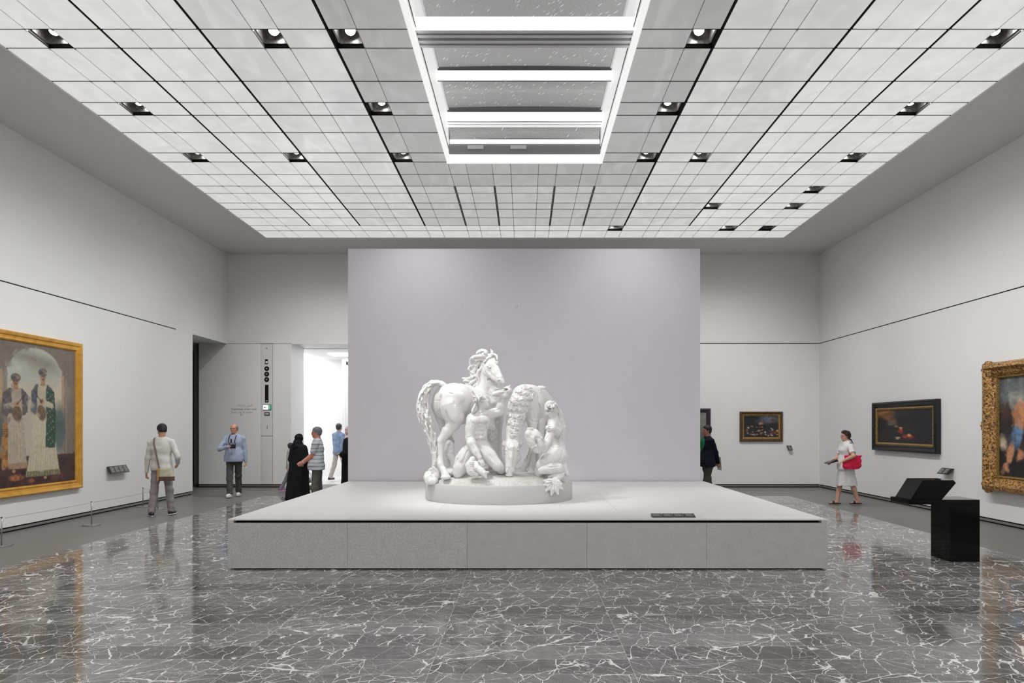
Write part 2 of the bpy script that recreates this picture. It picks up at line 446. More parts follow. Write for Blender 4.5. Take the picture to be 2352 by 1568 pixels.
def hand_sdf(f, w, d, n, side, s=1.0, curl=.5, k=.006, spread=.06, thumb_in=0):
    """w wrist, d pointing direction, n back-of-hand normal, side=+1/-1 where the thumb is; palm plus five bent fingers"""
    w, d, n = np.array(w, float), unit(d), unit(n); n = unit(n-d*(n@d)); t = np.cross(d, n)*side
    c = w+d*.048*s; R = np.stack([d, t, n], 1); f.ell(c, (.050*s, .040*s, .016*s), R, k=.012)
    for i, (off, L) in enumerate(((.028, .072), (.0095, .080), (-.009, .075), (-.026, .060))):
        b = w+d*.082*s+t*off*s; a = b; ang = 0; dd = unit(d+t*spread*(1.5-i))
        for j, fr in enumerate((.45, .32, .25)):
            ang += curl*(.75 if j == 0 else 1.0); q = a+(dd*math.cos(ang)-n*math.sin(ang))*L*fr*s
            f.cap(a-(d*.02*s if j == 0 else 0), q, (.0098-.0008*j)*s, (.0090-.0008*j)*s, k=.003); a = q
    b = w+d*.028*s+t*.032*s-n*.006*s; m = b+unit(d*.75+t*(.75-thumb_in)-n*.3)*.038*s; e = m+unit(d+t*(.15-thumb_in)-n*.4)*.034*s
    f.cap(w+d*.02*s+t*.015*s, b, .014*s, .0125*s, k=.01); f.cap(b, m, .0125*s, .0105*s, k=.004); f.cap(m, e, .0105*s, .009*s, k=.003)
def head_sdf(f, c, R, s=1.0, neck=None, nr=.058, jaw=1.0, k=.015, ear=True):
    """R columns: forward, left, up. c = middle of the head, s=1 -> 0.235 m tall"""
    R = np.array(R, float); g = lambda x, y, z: np.array(c)+R@(np.array((x, y, z))*s)
    f.ell(g(-.012, 0, .030), (.098*s, .077*s, .088*s), R, k)
    f.ell(g(.030, 0, -.030), (.062*s, .060*s*jaw, .088*s), R, .03)
    f.ell(g(.050, 0, -.088), (.032*s, .036*s*jaw, .026*s), R, .03)
    for q in (-1, 1):
        f.ell(g(.060, q*.030, .004), (.020*s, .017*s, .012*s), R, .012, 'sub')
        f.ell(g(.055, q*.030, .002), (.016*s, .015*s, .010*s), R, .004)
        f.ell(g(.072, q*.026, .024), (.014*s, .026*s, .008*s), R, .012)
        f.ell(g(.052, q*.044, -.030), (.024*s, .020*s, .020*s), R, .02)
        if ear:
            f.ell(g(-.012, q*.078, -.004), (.020*s, .008*s, .032*s), R, .006); f.ell(g(-.008, q*.088, -.002), (.009*s, .006*s, .016*s), R, .004, 'sub')
    f.cap(g(.078, 0, .012), g(.103, 0, -.026), .009*s, .0125*s, k=.012); f.ell(g(.090, 0, -.034), (.012*s, .018*s, .009*s), R, .008)
    f.ell(g(.083, 0, -.056), (.013*s, .024*s, .007*s), R, .006); f.ell(g(.080, 0, -.070), (.013*s, .021*s, .008*s), R, .006)
    f.ell(g(.098, 0, -.0628), (.012*s, .026*s, .0022*s), R, .002, 'sub')
    if neck is not None: f.cap(g(-.022, 0, -.055), neck, nr*s, nr*s*1.08, k=.03)
    return g
def _trim(s, p, d, r, L):
    """cut the surface off beyond point p along d (only within radius r, length L)"""
    p = np.array(p, float); d = unit(d); q = s.box(np.minimum(p, p+d*L)-r, np.maximum(p, p+d*L)+r)
    if q is None: return s
    sl, X, Y, Z = q; a, b, c = X-p[0], Y-p[1], Z-p[2]; t = a*d[0]+b*d[1]+c*d[2]; rr = np.sqrt(np.maximum(a*a+b*b+c*c-t*t, 0))
    m = (rr < r) & (t < L); s.d[sl] = np.where(m, np.maximum(s.d[sl], t), s.d[sl]); return s
Field.trim = _trim
# ------------------------------------------------------------------ ceiling: painted soffit, glass grid, skylight
XS, YS0, YS1 = 1.33, 2.16, 11.96               # skylight opening
b = bmesh.new()
box(b, XL-.3, XR+.3, YG, YB+.3, ZC, ZC+.3); box(b, XL-.3, -XG, YF-.3, YG, ZC, ZC+.3)
box(b, XG, XR+.3, YF-.3, YG, ZC, ZC+.3)
cl = struct('ceiling', b, SOFF)
b = bmesh.new()
box(b, -XG-.02, -XG+.012, YF, YG+.012, ZC-.012, ZC+.01); box(b, XG-.012, XG+.02, YF, YG+.012, ZC-.012, ZC+.01); box(b, -XG, XG, YG-.012, YG+.02, ZC-.012, ZC+.01)
obj('grid_border', b, mat('border_white', (.75, .75, .75), .4), cl)
YE = [16.75, 16.16, 15.76, 15.16, 14.56, 14.16, 13.56, 13.16, 12.56, 11.96, 11.56, 10.76, 10.16, 9.76, 9.16, 8.36, 7.96, 7.36,
      6.76, 6.36, 5.56, 4.96, 4.56, 3.96, 3.16, 2.76, 2.16, 1.56, 1.16, .36, -.24, -.64, -1.24, -2.04, -2.44, -3.04, -4.0]
XH = [6.35, 5.82, 5.51, 4.95, 4.58, 4.11, 3.80, 3.18, 2.87, 2.30, 1.955, 1.35, 1.04, .58, .25]
XE = sorted([-x for x in XH]+XH)
RAILS = (4.95, 3.80, 2.30)
CLEAR = [(-5.66, 8.16), (-5.66, 9.96), (-5.66, 11.76), (-3.02, 8.16), (-3.95, 11.76), (-2.1, 8.16), (-2.1, 9.96), (-2.1, 11.76),
         (2.1, 8.16), (2.1, 9.96), (2.1, 11.76), (3.02, 11.76), (5.66, 8.16), (5.66, 9.96), (5.66, 11.76), (5.66, 13.36), (5.66, 14.36),
         (3.95, 14.36), (2.1, 15.96), (4.75, 15.96), (5.66, 15.96)]
def frosted(name, glow, streak):
    t = NT(name); tc = t.n('TexCoord').outputs['Object']; oi = t.n('ObjectInfo').outputs['Random']
    off = t.n('CombineXYZ', X=t.math('MULTIPLY', oi, 41.0), Y=t.math('MULTIPLY', oi, 77.0)).outputs[0]
    p = t.n('VectorMath', _operation='ADD', i0=tc, i1=off).outputs[0]
    n1 = t.n('TexNoise', Vector=p, Scale=2.2, Detail=3.0, Distortion=1.2).outputs['Fac']
    n2 = t.n('TexNoise', Vector=t.n('Mapping', Vector=p, Rotation=(0, 0, .35), Scale=(2.6, .8, 1.)).outputs[0], Scale=1.1, Detail=1.0, Distortion=1.2).outputs['Fac']
    e = t.mix(t.ramp(n1, [(.3, 0.), (.75, 1.)]), (.90, .90, .90), (1.04, 1.04, 1.03))
    e = t.mix(t.ramp(n2, [(.50, 0.), (.70, streak*.6)]), e, (1.7, 1.7, 1.7))  # wavy reflections of the glass put into the emission colour
    t.set(Base_Color=(.25, .25, .25), Roughness=.12, Emission_Color=e, Emission_Strength=glow*GLOW)
    t.bump(n1, .12, .01)
    return t.m
GL_OUT = frosted('frosted_glass_outer', .60, .12); GL_MID = frosted('frosted_glass_middle', .50, .30); GL_IN = frosted('frosted_glass_inner', .30, .40); GL_MD2 = frosted('frosted_glass_midfar', .42, .25)
t = NT('clear_glass'); t.set(Base_Color=(1., 1., 1.), Roughness=.0); t.bsdf.inputs['Transmission Weight'].default_value = 1; t.bsdf.inputs['IOR'].default_value = 1.02; GL_CLR = t.m
pane_me = {}; cnt = 0; rest = {}
cells = []
for j in range(len(YE)-1):
    y1, y0 = YE[j], YE[j+1]
    for i in range(len(XE)-1):
        x0, x1 = XE[i], XE[i+1]; xc, yc = (x0+x1)/2, (y0+y1)/2
        if abs(xc) < XS and YS0 < yc < YS1: continue
        if y0 >= 11.9 and abs(abs(xc)-1.2) < 0 : continue
        area = (x1-x0)*(y1-y0)/max(yc, 2)**2 if (yc > 7.3 and abs(xc)*F/yc < 1180) else 0
        cells.append((area, x0, x1, y0, y1))
order = sorted(cells, key=lambda c: -c[0])
for q, (area, x0, x1, y0, y1) in enumerate(order):
    xc, yc = (x0+x1)/2, (y0+y1)/2
    clear = any(abs(xc-cx) < .18 and abs(yc-cy) < .15 and (x0 < cx < x1) for cx, cy in CLEAR)
    ax = abs(xc)
    m = GL_CLR if clear else (GL_OUT if ax > 3.8 or yc > 15.7 else GL_MD2 if ax < 2.3 and yc > 13.1 else GL_MID if ax > 2.3 else GL_IN)
    gx, gy = .005, .017
    rx0 = gx+(.016 if any(abs(abs(x0)-r) < .01 for r in RAILS) and y1 < 15.8 else 0); rx1 = gx+(.016 if any(abs(abs(x1)-r) < .01 for r in RAILS) and y1 < 15.8 else 0)
    hx0, hx1, hy = x0+rx0-xc, x1-rx1-xc, (y1-y0)/2-gy
    if area > 0 and q < 300 or (clear and area > 0):
        key = (round(hx0, 3), round(hx1, 3), round(hy, 3), m.name)
        if key not in pane_me:
            bb = bx(hx0, hx1, -hy, hy, 0, .010); me = bpy.data.meshes.new('glass_panel'); bb.to_mesh(me); bb.free(); me.materials.append(m); pane_me[key] = me
        obj('glass_panel', pane_me[key], None, cl, (xc, yc, ZC))
    else:
        box(rest.setdefault(m.name, bmesh.new()), xc+hx0, xc+hx1, yc-hy, yc+hy, ZC, ZC+.010)
for k, bb in rest.items(): tag(obj('glass_panels_beyond', bb, bpy.data.materials[k], cl), kind='stuff')
# rails: dark cross channels above every row gap, long channels with an aluminium spine
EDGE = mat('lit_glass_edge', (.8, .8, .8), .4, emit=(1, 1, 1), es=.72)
RAILM = mat('ceiling_rail_metal', (.16, .16, .16), .4, metal=.7)
def spans(y): return ((-XG, -XS-.03), (XS+.03, XG)) if YS0 < y < YS1-.02 else ((-XG, XG),)
for y in YE[1:-1]:
    bb = bmesh.new()
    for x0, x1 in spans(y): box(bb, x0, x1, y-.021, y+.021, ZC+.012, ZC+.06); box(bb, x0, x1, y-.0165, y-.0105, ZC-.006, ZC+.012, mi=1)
    obj('cross_rail', bb, [BLACKM, EDGE], cl)
for x in RAILS+tuple(-r for r in RAILS):
    bb = bmesh.new(); box(bb, x-.024, x+.024, YF, 15.76, ZC+.012, ZC+.07); box(bb, x-.006, x+.006, YF, 15.76, ZC-.004, ZC+.012, mi=1)
    obj('long_rail', bb, [BLACKM, ALU], cl)
for x in (1.35, .58, -.58, -1.35):
    bb = bmesh.new(); box(bb, x-.022, x+.022, 13.16, 15.76, ZC-.003, ZC+.05); box(bb, x-.005, x+.005, 13.16, 15.76, ZC-.006, ZC, mi=1)
    obj('long_rail', bb, [RAILM, ALU], cl)
bb = bmesh.new()
for x in XE[1:-1]:
    if any(abs(abs(x)-r) < .01 for r in RAILS): continue
    for y in YE[1:]:
        if abs(x) < XS+.1 and YS0 < y < YS1-.1: continue
        box(bb, x-.009, x+.009, y-.013, y+.026, ZC-.007, ZC+.014)
tag(obj('glass_clips', bb, ALU, cl), kind='stuff')
bb = bmesh.new()
for x in XE[1:-1]:
    if abs(x) < XS+.1: box(bb, x-.005, x+.005, YS1, YG, ZC+.002, ZC+.03); continue
    box(bb, x-.005, x+.005, YF, YG, ZC+.002, ZC+.03)
obj('joint_strips', bb, mat('joint_grey', (.3, .3, .3), .5), cl)
# closed plenum above the glass
b = bmesh.new(); Z1 = ZC+1.25
box(b, XL-.3, XR+.3, YF-.3, YB+.3, Z1, Z1+.1)
for x0, x1, y0, y1 in ((XL-.3, XL-.2, YF-.3, YB+.3), (XR+.2, XR+.3, YF-.3, YB+.3), (XL-.3, XR+.3, YF-.3, YF-.2), (XL-.3, XR+.3, YB+.2, YB+.3)): box(b, x0, x1, y0, y1, ZC+.3, Z1)
struct('ceiling_void', b, mat('void_grey', (.3, .3, .3), .8))
# ---- skylight: white lined shaft, white cross fins and perforated metal blinds, daylight put in as emission
sk = empty('skylight', (0, 7, ZC), 'long white-framed skylight with metal blinds in the middle of the glass ceiling', 'skylight')
def sp(name, b, m): return rel(obj(name, b, m), sk)
b = bmesh.new(); W2 = .045
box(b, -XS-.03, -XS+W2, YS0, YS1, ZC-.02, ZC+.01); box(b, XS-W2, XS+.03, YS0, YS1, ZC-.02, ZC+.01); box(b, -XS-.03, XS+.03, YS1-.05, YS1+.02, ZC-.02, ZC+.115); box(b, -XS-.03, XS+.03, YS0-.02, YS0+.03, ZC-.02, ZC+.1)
sp('frame', b, mat('skylight_white', (.85, .85, .85), .35, emit=(1, 1, 1), es=.62))  # frame glows to stand in for daylight falling on it
SKW = mat('skylight_lining', (.82, .82, .82), .5, emit=(1, 1, 1), es=.45); LFIN = mat('white_fin_daylight_glow', (.8, .8, .8), .5, emit=(1, 1, 1), es=.85)  # lining and fins are no lamps; their glow replaces daylight
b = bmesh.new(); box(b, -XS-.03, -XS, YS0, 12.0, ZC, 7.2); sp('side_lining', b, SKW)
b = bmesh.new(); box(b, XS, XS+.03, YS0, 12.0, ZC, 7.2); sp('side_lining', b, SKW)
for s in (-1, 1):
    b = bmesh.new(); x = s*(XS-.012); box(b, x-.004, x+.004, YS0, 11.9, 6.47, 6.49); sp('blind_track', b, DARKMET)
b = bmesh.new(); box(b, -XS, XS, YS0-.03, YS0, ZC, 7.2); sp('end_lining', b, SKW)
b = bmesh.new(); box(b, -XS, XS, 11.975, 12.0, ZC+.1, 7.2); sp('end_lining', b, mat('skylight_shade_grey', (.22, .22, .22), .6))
for xb in (-1.0, -.25): sp('bracket', bx(xb, xb+.28, 11.95, 11.975, 6.50, 6.56), ALU)
def perforated():
    t = NT('perforated_blind'); tc = t.n('TexCoord').outputs['Object']
    mp = t.n('Mapping', Vector=tc, Rotation=(0, 0, .5), Scale=(1., 1., 1.)).outputs[0]
    wv = t.n('TexWave', Vector=mp, Scale=14.0, Distortion=0.0, _bands_direction='Y').outputs['Fac']
    v = t.n('TexVoronoi', Vector=t.n('Mapping', Vector=t.n('Mapping', Vector=tc, Rotation=(0, 0, .95)).outputs[0], Scale=(1.0, 9., 1.)).outputs[0], Scale=3.4, Randomness=.8).outputs['Distance']
    nz = t.n('TexNoise', Vector=tc, Scale=60.0, Detail=2.0).outputs['Fac']
    c = t.mix(t.ramp(wv, [(.3, 0.), (.7, 1.)]), (.24, .24, .24), (.33, .33, .33))
    c = t.mix(t.ramp(nz, [(.4, .0), (.6, .25)]), c, (.5, .5, .5))
    c = t.mix(t.ramp(v, [(.10, 1.), (.16, 0.)]), c, (.95, .95, .95))
    t.set(Base_Color=c, Roughness=.4, Metallic=.1, Emission_Color=c, Emission_Strength=.42)   # emission stands in for daylight through the mesh
    return t.m
PERF = perforated()
def blind(name, y0, z0, y1, z1, arch=.02):
    bb = bmesh.new(); N = 14; A = []; B = []
    for i in range(N+1):
        u = -1+2*i/N; x = u*(XS-.03); a = arch*(1-u*u)
        A.append((bb.verts.new((x, y0, z0+a)), bb.verts.new((x, y0, z0+a+.004)))); B.append((bb.verts.new((x, y1, z1+a)), bb.verts.new((x, y1, z1+a+.004))))
    for i in range(N):
        bb.faces.new((A[i][0], B[i][0], B[i+1][0], A[i+1][0])).smooth = True; bb.faces.new((A[i][1], A[i+1][1], B[i+1][1], B[i][1]))
        bb.faces.new((A[i][0], A[i+1][0], A[i+1][1], A[i][1])); bb.faces.new((B[i][0], B[i][1], B[i+1][1], B[i+1][0]))
    bmesh.ops.recalc_face_normals(bb, faces=bb.faces[:])
    return sp(name, bb, PERF)
def fin(y, z0, z1, m=LFIN):
    bb = bmesh.new(); N = 14
    for i in range(N):
        u0, u1 = -1+2*i/N, -1+2*(i+1)/N; a0, a1 = .02*(1-u0*u0), .02*(1-u1*u1); X = XS-.005
        vs = [bb.verts.new(v) for v in ((u0*X, y, z0+a0), (u1*X, y, z0+a1), (u1*X, y, z1+a1), (u0*X, y, z1+a0), (u0*X, y+.03, z0+a0), (u1*X, y+.03, z0+a1), (u1*X, y+.03, z1+a1), (u0*X, y+.03, z1+a0))]
        for q in ((0, 1, 2, 3), (5, 4, 7, 6), (4, 5, 1, 0), (3, 2, 6, 7)): bb.faces.new([vs[v] for v in q])
    bmesh.ops.remove_doubles(bb, verts=bb.verts[:], dist=1e-4)
    sp('white_fin', bb, m)
    bb = bmesh.new(); box(bb, -X, X, y-.008, y, z0-.012, z0+.0); box(bb, -X, X, y-.004, y, z1+.0, z1+.03); sp('fin_edge', bb, RAILM)
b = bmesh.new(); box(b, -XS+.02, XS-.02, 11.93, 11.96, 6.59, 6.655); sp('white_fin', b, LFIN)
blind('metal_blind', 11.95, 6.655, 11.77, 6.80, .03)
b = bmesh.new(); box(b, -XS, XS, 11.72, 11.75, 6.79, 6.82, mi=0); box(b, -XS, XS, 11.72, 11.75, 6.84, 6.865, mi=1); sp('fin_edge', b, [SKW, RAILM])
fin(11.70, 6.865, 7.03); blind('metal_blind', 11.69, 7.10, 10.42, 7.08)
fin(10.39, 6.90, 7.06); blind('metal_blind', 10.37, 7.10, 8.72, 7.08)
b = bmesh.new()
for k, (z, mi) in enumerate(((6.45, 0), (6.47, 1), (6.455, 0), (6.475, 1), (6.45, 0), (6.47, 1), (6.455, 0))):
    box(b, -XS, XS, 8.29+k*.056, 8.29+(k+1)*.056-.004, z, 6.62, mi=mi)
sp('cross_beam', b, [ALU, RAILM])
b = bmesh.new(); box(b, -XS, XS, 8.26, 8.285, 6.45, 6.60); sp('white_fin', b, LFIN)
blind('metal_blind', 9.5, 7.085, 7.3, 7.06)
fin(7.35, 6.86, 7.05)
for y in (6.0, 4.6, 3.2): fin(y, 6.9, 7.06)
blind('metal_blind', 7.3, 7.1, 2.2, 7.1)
# ------------------------------------------------------------------ spotlights above the clear panes
LAMP = mat('lamp_glow', (1, 1, 1), .5, emit=(1, .98, .95), es=14); LAMPOFF = mat('lamp_off', (.2, .2, .2), .2)
HOUS = mat('lamp_housing', (.55, .55, .55), .35, metal=.6, noise=.6, nscale=25)
names = {(-5.66, 8.16): 'outer left strip, nearest the viewer', (-5.66, 9.96): 'outer left strip, middle one of three', (-5.66, 11.76): 'outer left strip, farthest one of three',
 (-3.02, 8.16): 'third strip from the left, nearest the viewer', (-3.95, 11.76): 'second strip from the left',
 (-2.1, 8.16): 'left of the skylight, nearest the viewer', (-2.1, 9.96): 'left of the skylight, middle one of three', (-2.1, 11.76): 'left of the skylight, beside its far corner',
 (2.1, 8.16): 'right of the skylight, nearest the viewer', (2.1, 9.96): 'right of the skylight, middle one of three', (2.1, 11.76): 'right of the skylight, beside its far corner',
 (3.02, 11.76): 'third strip from the right', (5.66, 8.16): 'outer right strip, nearest the viewer', (5.66, 9.96): 'outer right strip, second from the viewer',
 (5.66, 11.76): 'outer right strip, third from the viewer', (5.66, 13.36): 'outer right strip, fourth from the viewer', (5.66, 14.36): 'outer right strip, fifth from the viewer',
 (3.95, 14.36): 'second strip from the right', (2.1, 15.96): 'last row, above the partition', (4.75, 15.96): 'last row, beside an unlit one',
 (5.66, 15.96): 'last row, far right corner'}
for cx, cy in CLEAR:
    off = (cx, cy) == (5.66, 15.96)
    r = empty('ceiling_spotlight', (cx, cy, ZC+.02), ('unlit dark' if off else 'lit')+' ceiling spotlight behind clear glass, '+names[(cx, cy)], 'spotlight', 'spotlights above the clear ceiling panes')
    b = bmesh.new(); h = .15
    box(b, -h, h, -.17, -.16, 0.02, .30); box(b, -h, h, .16, .17, .02, .30); box(b, -h, -h+.01, -.16, .16, .02, .30); box(b, h-.01, h, -.16, .16, .02, .30); box(b, -h, h, -.17, .17, .30, .31)
    obj('housing', b, HOUS, r)
    b = bmesh.new(); d = Vector((-cx*.12, -.75, -.66)).normalized(); c0 = Vector((0, .06, .13)); cyl(b, c0-d*.11, c0, .055, .075, 20); obj('lamp_can', b, DARKMET, r)
    b = bmesh.new(); cyl(b, c0, c0+d*.006, 0.064, .060, 20); obj('lamp_lens', b, LAMPOFF if off else LAMP, r)
    b = bmesh.new(); bmesh.ops.create_uvsphere(b, u_segments=14, v_segments=10, radius=.026, matrix=Matrix.Translation(c0+d*.03)); obj('housing_fill_bulb', b, LAMPOFF if off else LAMP, r)  # glowing ball added to light the inside of the housing
# ------------------------------------------------------------------ spotlight beams on sculpture and platform, plus added floods for walls and floor
def spot(src, dst, watts, deg=35, blend=.8, r=.05, col=(1, .995, .985)):
    l = bpy.data.lights.new('spot_beam', 'SPOT'); l.energy = watts*SPOT; l.spot_size = math.radians(deg); l.spot_blend = blend; l.shadow_soft_size = r; l.color = col
    o = bpy.data.objects.new('spot_beam', l); COL.objects.link(o); o.location = src
    o.rotation_euler = (Vector(dst)-Vector(src)).to_track_quat('-Z', 'Y').to_euler(); return o
ZL = ZC-.04
spot((-3.02, 8.16, ZL), (-.4, 10.1, 1.5), 2700, 44, .8, .03)
spot((2.1, 8.16, ZL), (-.2, 10.1, 1.5), 450, 44, .8, .03)
spot((-2.1, 9.96, ZL), (-.6, 10.1, 1.2), 1000, 50, .8, .03)
spot((2.1, 9.96, ZL), (-.1, 10.1, 1.2), 350, 50, .8, .03)
for x in (-2.1, 2.1): spot((x, 8.16, ZL), (x*1.25, 9.6, .6), 1000, 50, .9, .05)
# flood lamps added to brighten the side walls, mostly without a fixture above
for s in (-1, 1):
    for y in (-2.8, .8, 4.3, 8.16, 9.96, 11.76, 14.36):
        spot((s*3.95, y, ZL), (s*7.9, y+.2, .1), 1450, 104, 1, .15)
for x in (-5.66, -3.95, 3.95, 5.66): spot((x, 14.36, ZL), (x, 18.3, 1.0), 1600, 96, 1, .15)  # floods for the back wall; the left pair added without fixtures
for x in (-2.1, 2.1): spot((x, 11.76, ZL), (x*.8, 13.2, 1.6), 700, 110, 1, .15)
for x in (-4, 0, 4):
    spot((x, 1.3, ZL), (x, 7.0, .1), 3300, 90, 1, .15)  # unseen overhead floods added to brighten platform front and floor
# ------------------------------------------------------------------ the bright room beyond the doorway
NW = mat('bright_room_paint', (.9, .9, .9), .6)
b = bmesh.new()
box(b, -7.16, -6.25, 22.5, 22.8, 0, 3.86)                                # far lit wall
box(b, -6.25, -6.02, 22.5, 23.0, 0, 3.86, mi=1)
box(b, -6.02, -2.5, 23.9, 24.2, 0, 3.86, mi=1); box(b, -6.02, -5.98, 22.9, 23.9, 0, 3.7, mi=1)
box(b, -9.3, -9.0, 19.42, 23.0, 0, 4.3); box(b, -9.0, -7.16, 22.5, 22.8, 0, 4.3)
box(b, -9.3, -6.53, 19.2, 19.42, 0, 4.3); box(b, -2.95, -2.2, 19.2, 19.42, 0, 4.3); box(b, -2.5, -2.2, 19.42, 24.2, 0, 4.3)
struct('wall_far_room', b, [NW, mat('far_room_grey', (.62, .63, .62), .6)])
struct('ceiling_far_room', bx(-9.3, -2.2, 19.42, 24.2, 3.84, 4.2), NW)
struct('floor_far_room', bx(-9.3, -2.2, 19.3, 24.2, -.02, .002), mat('far_room_floor', (.6, .6, .6), .35))
b = bmesh.new(); box(b, -4.95, -4.55, 20.5, 20.62, 3.825, 3.845); struct('trim_1', b, DARKMET)
# glowing ceiling panels added to brighten that room
for y in (20.2, 21.6): rel(obj('fill_light_panel', bx(-8.6, -6.7, y, y+.9, 3.80, 3.84), mat('far_room_fill_light', (1, 1, 1), .5, emit=(1, 1, 1), es=6.5)), bpy.data.objects['ceiling_far_room']) if False else obj('fill_light_panel', bx(-8.6, -6.7, y, y+.9, 3.80, 3.84), mat('far_room_fill_light', (1, 1, 1), .5, emit=(1, 1, 1), es=6.5), bpy.data.objects['ceiling_far_room'])
for y in (20.2, 22.2): obj('fill_light_panel', bx(-5.9, -3.2, y+.3, y+.9, 3.80, 3.84), MATS['far_room_fill_light'], bpy.data.objects['ceiling_far_room'])

# ------------------------------------------------------------------ plinth
X0, X1, Y0, Y1, ZT = -3.41, 3.475, 7.84, 13.20, .58
pl = empty('plinth', (0, 10.5, 0), 'very large low platform of grey limestone slabs under the white marble sculpture', 'plinth')
rel(obj('core', bx(X0+.07, X1-.07, Y0+.07, Y1-.02, .0, ZT-.014), BLACKM), pl)
for i in range(5):
    x0 = X0+PL*i+(0 if i else 0); x1 = X0+PL*(i+1) if i < 4 else X1
    rel(obj('side_slab', bx(x0+.0012, x1-.0012, Y0, Y0+.04, .016, .535, bev=.001), PLSTONE), pl)
ny = 4; dy = (Y1-Y0)/ny
for i in range(ny):
    for xa, xb in ((X0, X0+.04), (X1-.04, X1)):
        rel(obj('side_slab', bx(xa, xb, Y0+dy*i+.0415*(i == 0), Y0+dy*(i+1)-.001, .016, .535), PLSTONE), pl)
rel(obj('corner_block', bx(X0+.0, X0+.065, Y0+.0, Y0+.07, .536, .565), PLSTONE), pl)
rel(obj('corner_block', bx(X1-.065, X1, Y0, Y0+.07, .536, .565), PLSTONE), pl)
def top(x0, x1, y0, y1): rel(obj('top_slab', bx(x0+.0012, x1-.0012, y0+.0012, y1-.0012, ZT-.014, ZT), PLTOP), pl)
for i in range(5): top(X0+PL*i, X0+PL*(i+1) if i < 4 else X1, Y0, Y0+.30)
tx = [X0, -1.08, 1.17, X1]; ty = [Y0+.30, 9.48, 10.72, 11.96, Y1]
for i in range(3):
    for j in range(4): top(tx[i], tx[i+1], ty[j], ty[j+1])
# four small plaques at the front edge of the platform
for i in range(4):
    xa = 1.495+i*.128
    lbl = ['leftmost', 'second from the left', 'third from the left', 'rightmost'][i]
    b = bmesh.new(); prism(b, [(7.98, ZT), (8.085, ZT), (8.085, ZT+.036), (7.98, ZT+.012)], 0, xa, xa+.12)
    o = obj('plaque', b, mat('plaque_black', (.03, .03, .03), .35, noise=.2)); tag(o, 'small black caption plaque on the platform edge, '+lbl+' of four', 'label', 'caption plaques on the platform')
    b = bmesh.new()
    for k in range(5):
        f = (k+.8)/5.8; y = 7.98+.105*f; z = ZT+.012+.024*f+.0012
        vs = [b.verts.new(v) for v in ((xa+.015, y, z), (xa+.10-.02*(k % 2), y, z), (xa+.10-.02*(k % 2), y+.006, z+.0014), (xa+.015, y+.006, z+.0014))]; b.faces.new(vs)
    obj('print', b, mat('plaque_print', (.4, .4, .4), .6), o)
# ------------------------------------------------------------------ black reading stand
st = empty('reading_stand', (5.35, 8.5, 0), 'glossy black cantilevered reading stand with tilted desk near the right wall', 'stand')
rel(obj('post', bx(5.17, 5.528, 8.29, 8.69, 0, .697, bev=.002), GLOSSBLACK), st)
rel(obj('shelf', bx(4.655, 5.528, 8.29, 8.69, .6972, .755, bev=.002), GLOSSBLACK), st)
b = bmesh.new(); prism(b, [(4.70, .7552), (5.085, .7552), (5.255, .955), (5.225, .99), (4.85, .99)], 1, 8.315, 8.66); bmesh.ops.bevel(b, geom=b.edges[:], offset=.002, segments=1, affect='EDGES')
rel(obj('tilted_desk', b, GLOSSBLACK), st)
# ------------------------------------------------------------------ wall captions
def ledge(name, label, pts, wall, parent=None):
    """tilted caption board: pts = four corners top-left, top-right, bottom-right, bottom-left, away = direction to the wall"""
    b = bmesh.new(); aw = Vector(wall)
    T = [Vector(p) for p in pts]; front = [b.verts.new(p) for p in T]; backp = [b.verts.new(p+aw) for p in (T[0], T[1])]+[b.verts.new(p+aw) for p in (T[2], T[3])]
    b.faces.new(front)
    for i in range(4): b.faces.new((front[i], backp[i], backp[(i+1) % 4], front[(i+1) % 4]))
    b.faces.new(backp[::-1]); bmesh.ops.recalc_face_normals(b, faces=b.faces[:])
    o = obj(name, b, MATS['plaque_black']); tag(o, label, 'label'); return o, T
def caption_print(o, T, cols, lines, n):
    b = bmesh.new(); nn = Vector(n)*.0015
    for c in range(cols):
        for k in range(lines):
            u0 = (c+.14)/cols; u1 = (c+(.86 if (k*7+c*3) % 4 else .6))/cols; v0 = .14+.74*k/lines; v1 = v0+.34/lines
            q = []
            for u, v in ((u0, v0), (u1, v0), (u1, v1), (u0, v1)): q.append(b.verts.new(T[0].lerp(T[1], u).lerp(T[3].lerp(T[2], u), v)+nn))
            b.faces.new(q)
    obj('print', b, MATS['plaque_print'], o)
o, T = ledge('caption_board', 'long black tilted caption board on the left wall, beside the large portrait', [(-7.96, 13.06, .876), (-7.96, 13.64, .876), (-7.885, 13.64, .738), (-7.885, 13.04, .744)], (-.035, 0, -.01)); caption_print(o, T, 4, 7, (.87, 0, .48))
b = bmesh.new(); box(b, -8.0, -7.94, 13.15, 13.5, .78, .82); obj('bracket', b, DARKMET, o)
o, T = ledge('caption_board', 'small black caption board on the back wall, below right of the gold-framed picture', [(7.035, YB-.06, 1.125), (7.15, YB-.06, 1.125), (7.175, YB-.11, 1.0), (7.065, YB-.11, 1.0)], (0, .045, 0)); caption_print(o, T, 1, 8, (0, -1, .3))
obj('bracket', bx(7.08, 7.13, YB-.06, YB, 1.03, 1.10), DARKMET, o)
o, T = ledge('caption_board', 'small black caption board on the right wall, above the reading stand', [(7.87, 12.88, .865), (7.87, 12.60, .865), (7.77, 12.60, .755), (7.77, 12.88, .755)], (.058, 0, -.004)); caption_print(o, T, 2, 8, (-.7, 0, .7))
obj('bracket', bx(7.85, 7.93, 12.7, 12.78, .77, .81), DARKMET, o)
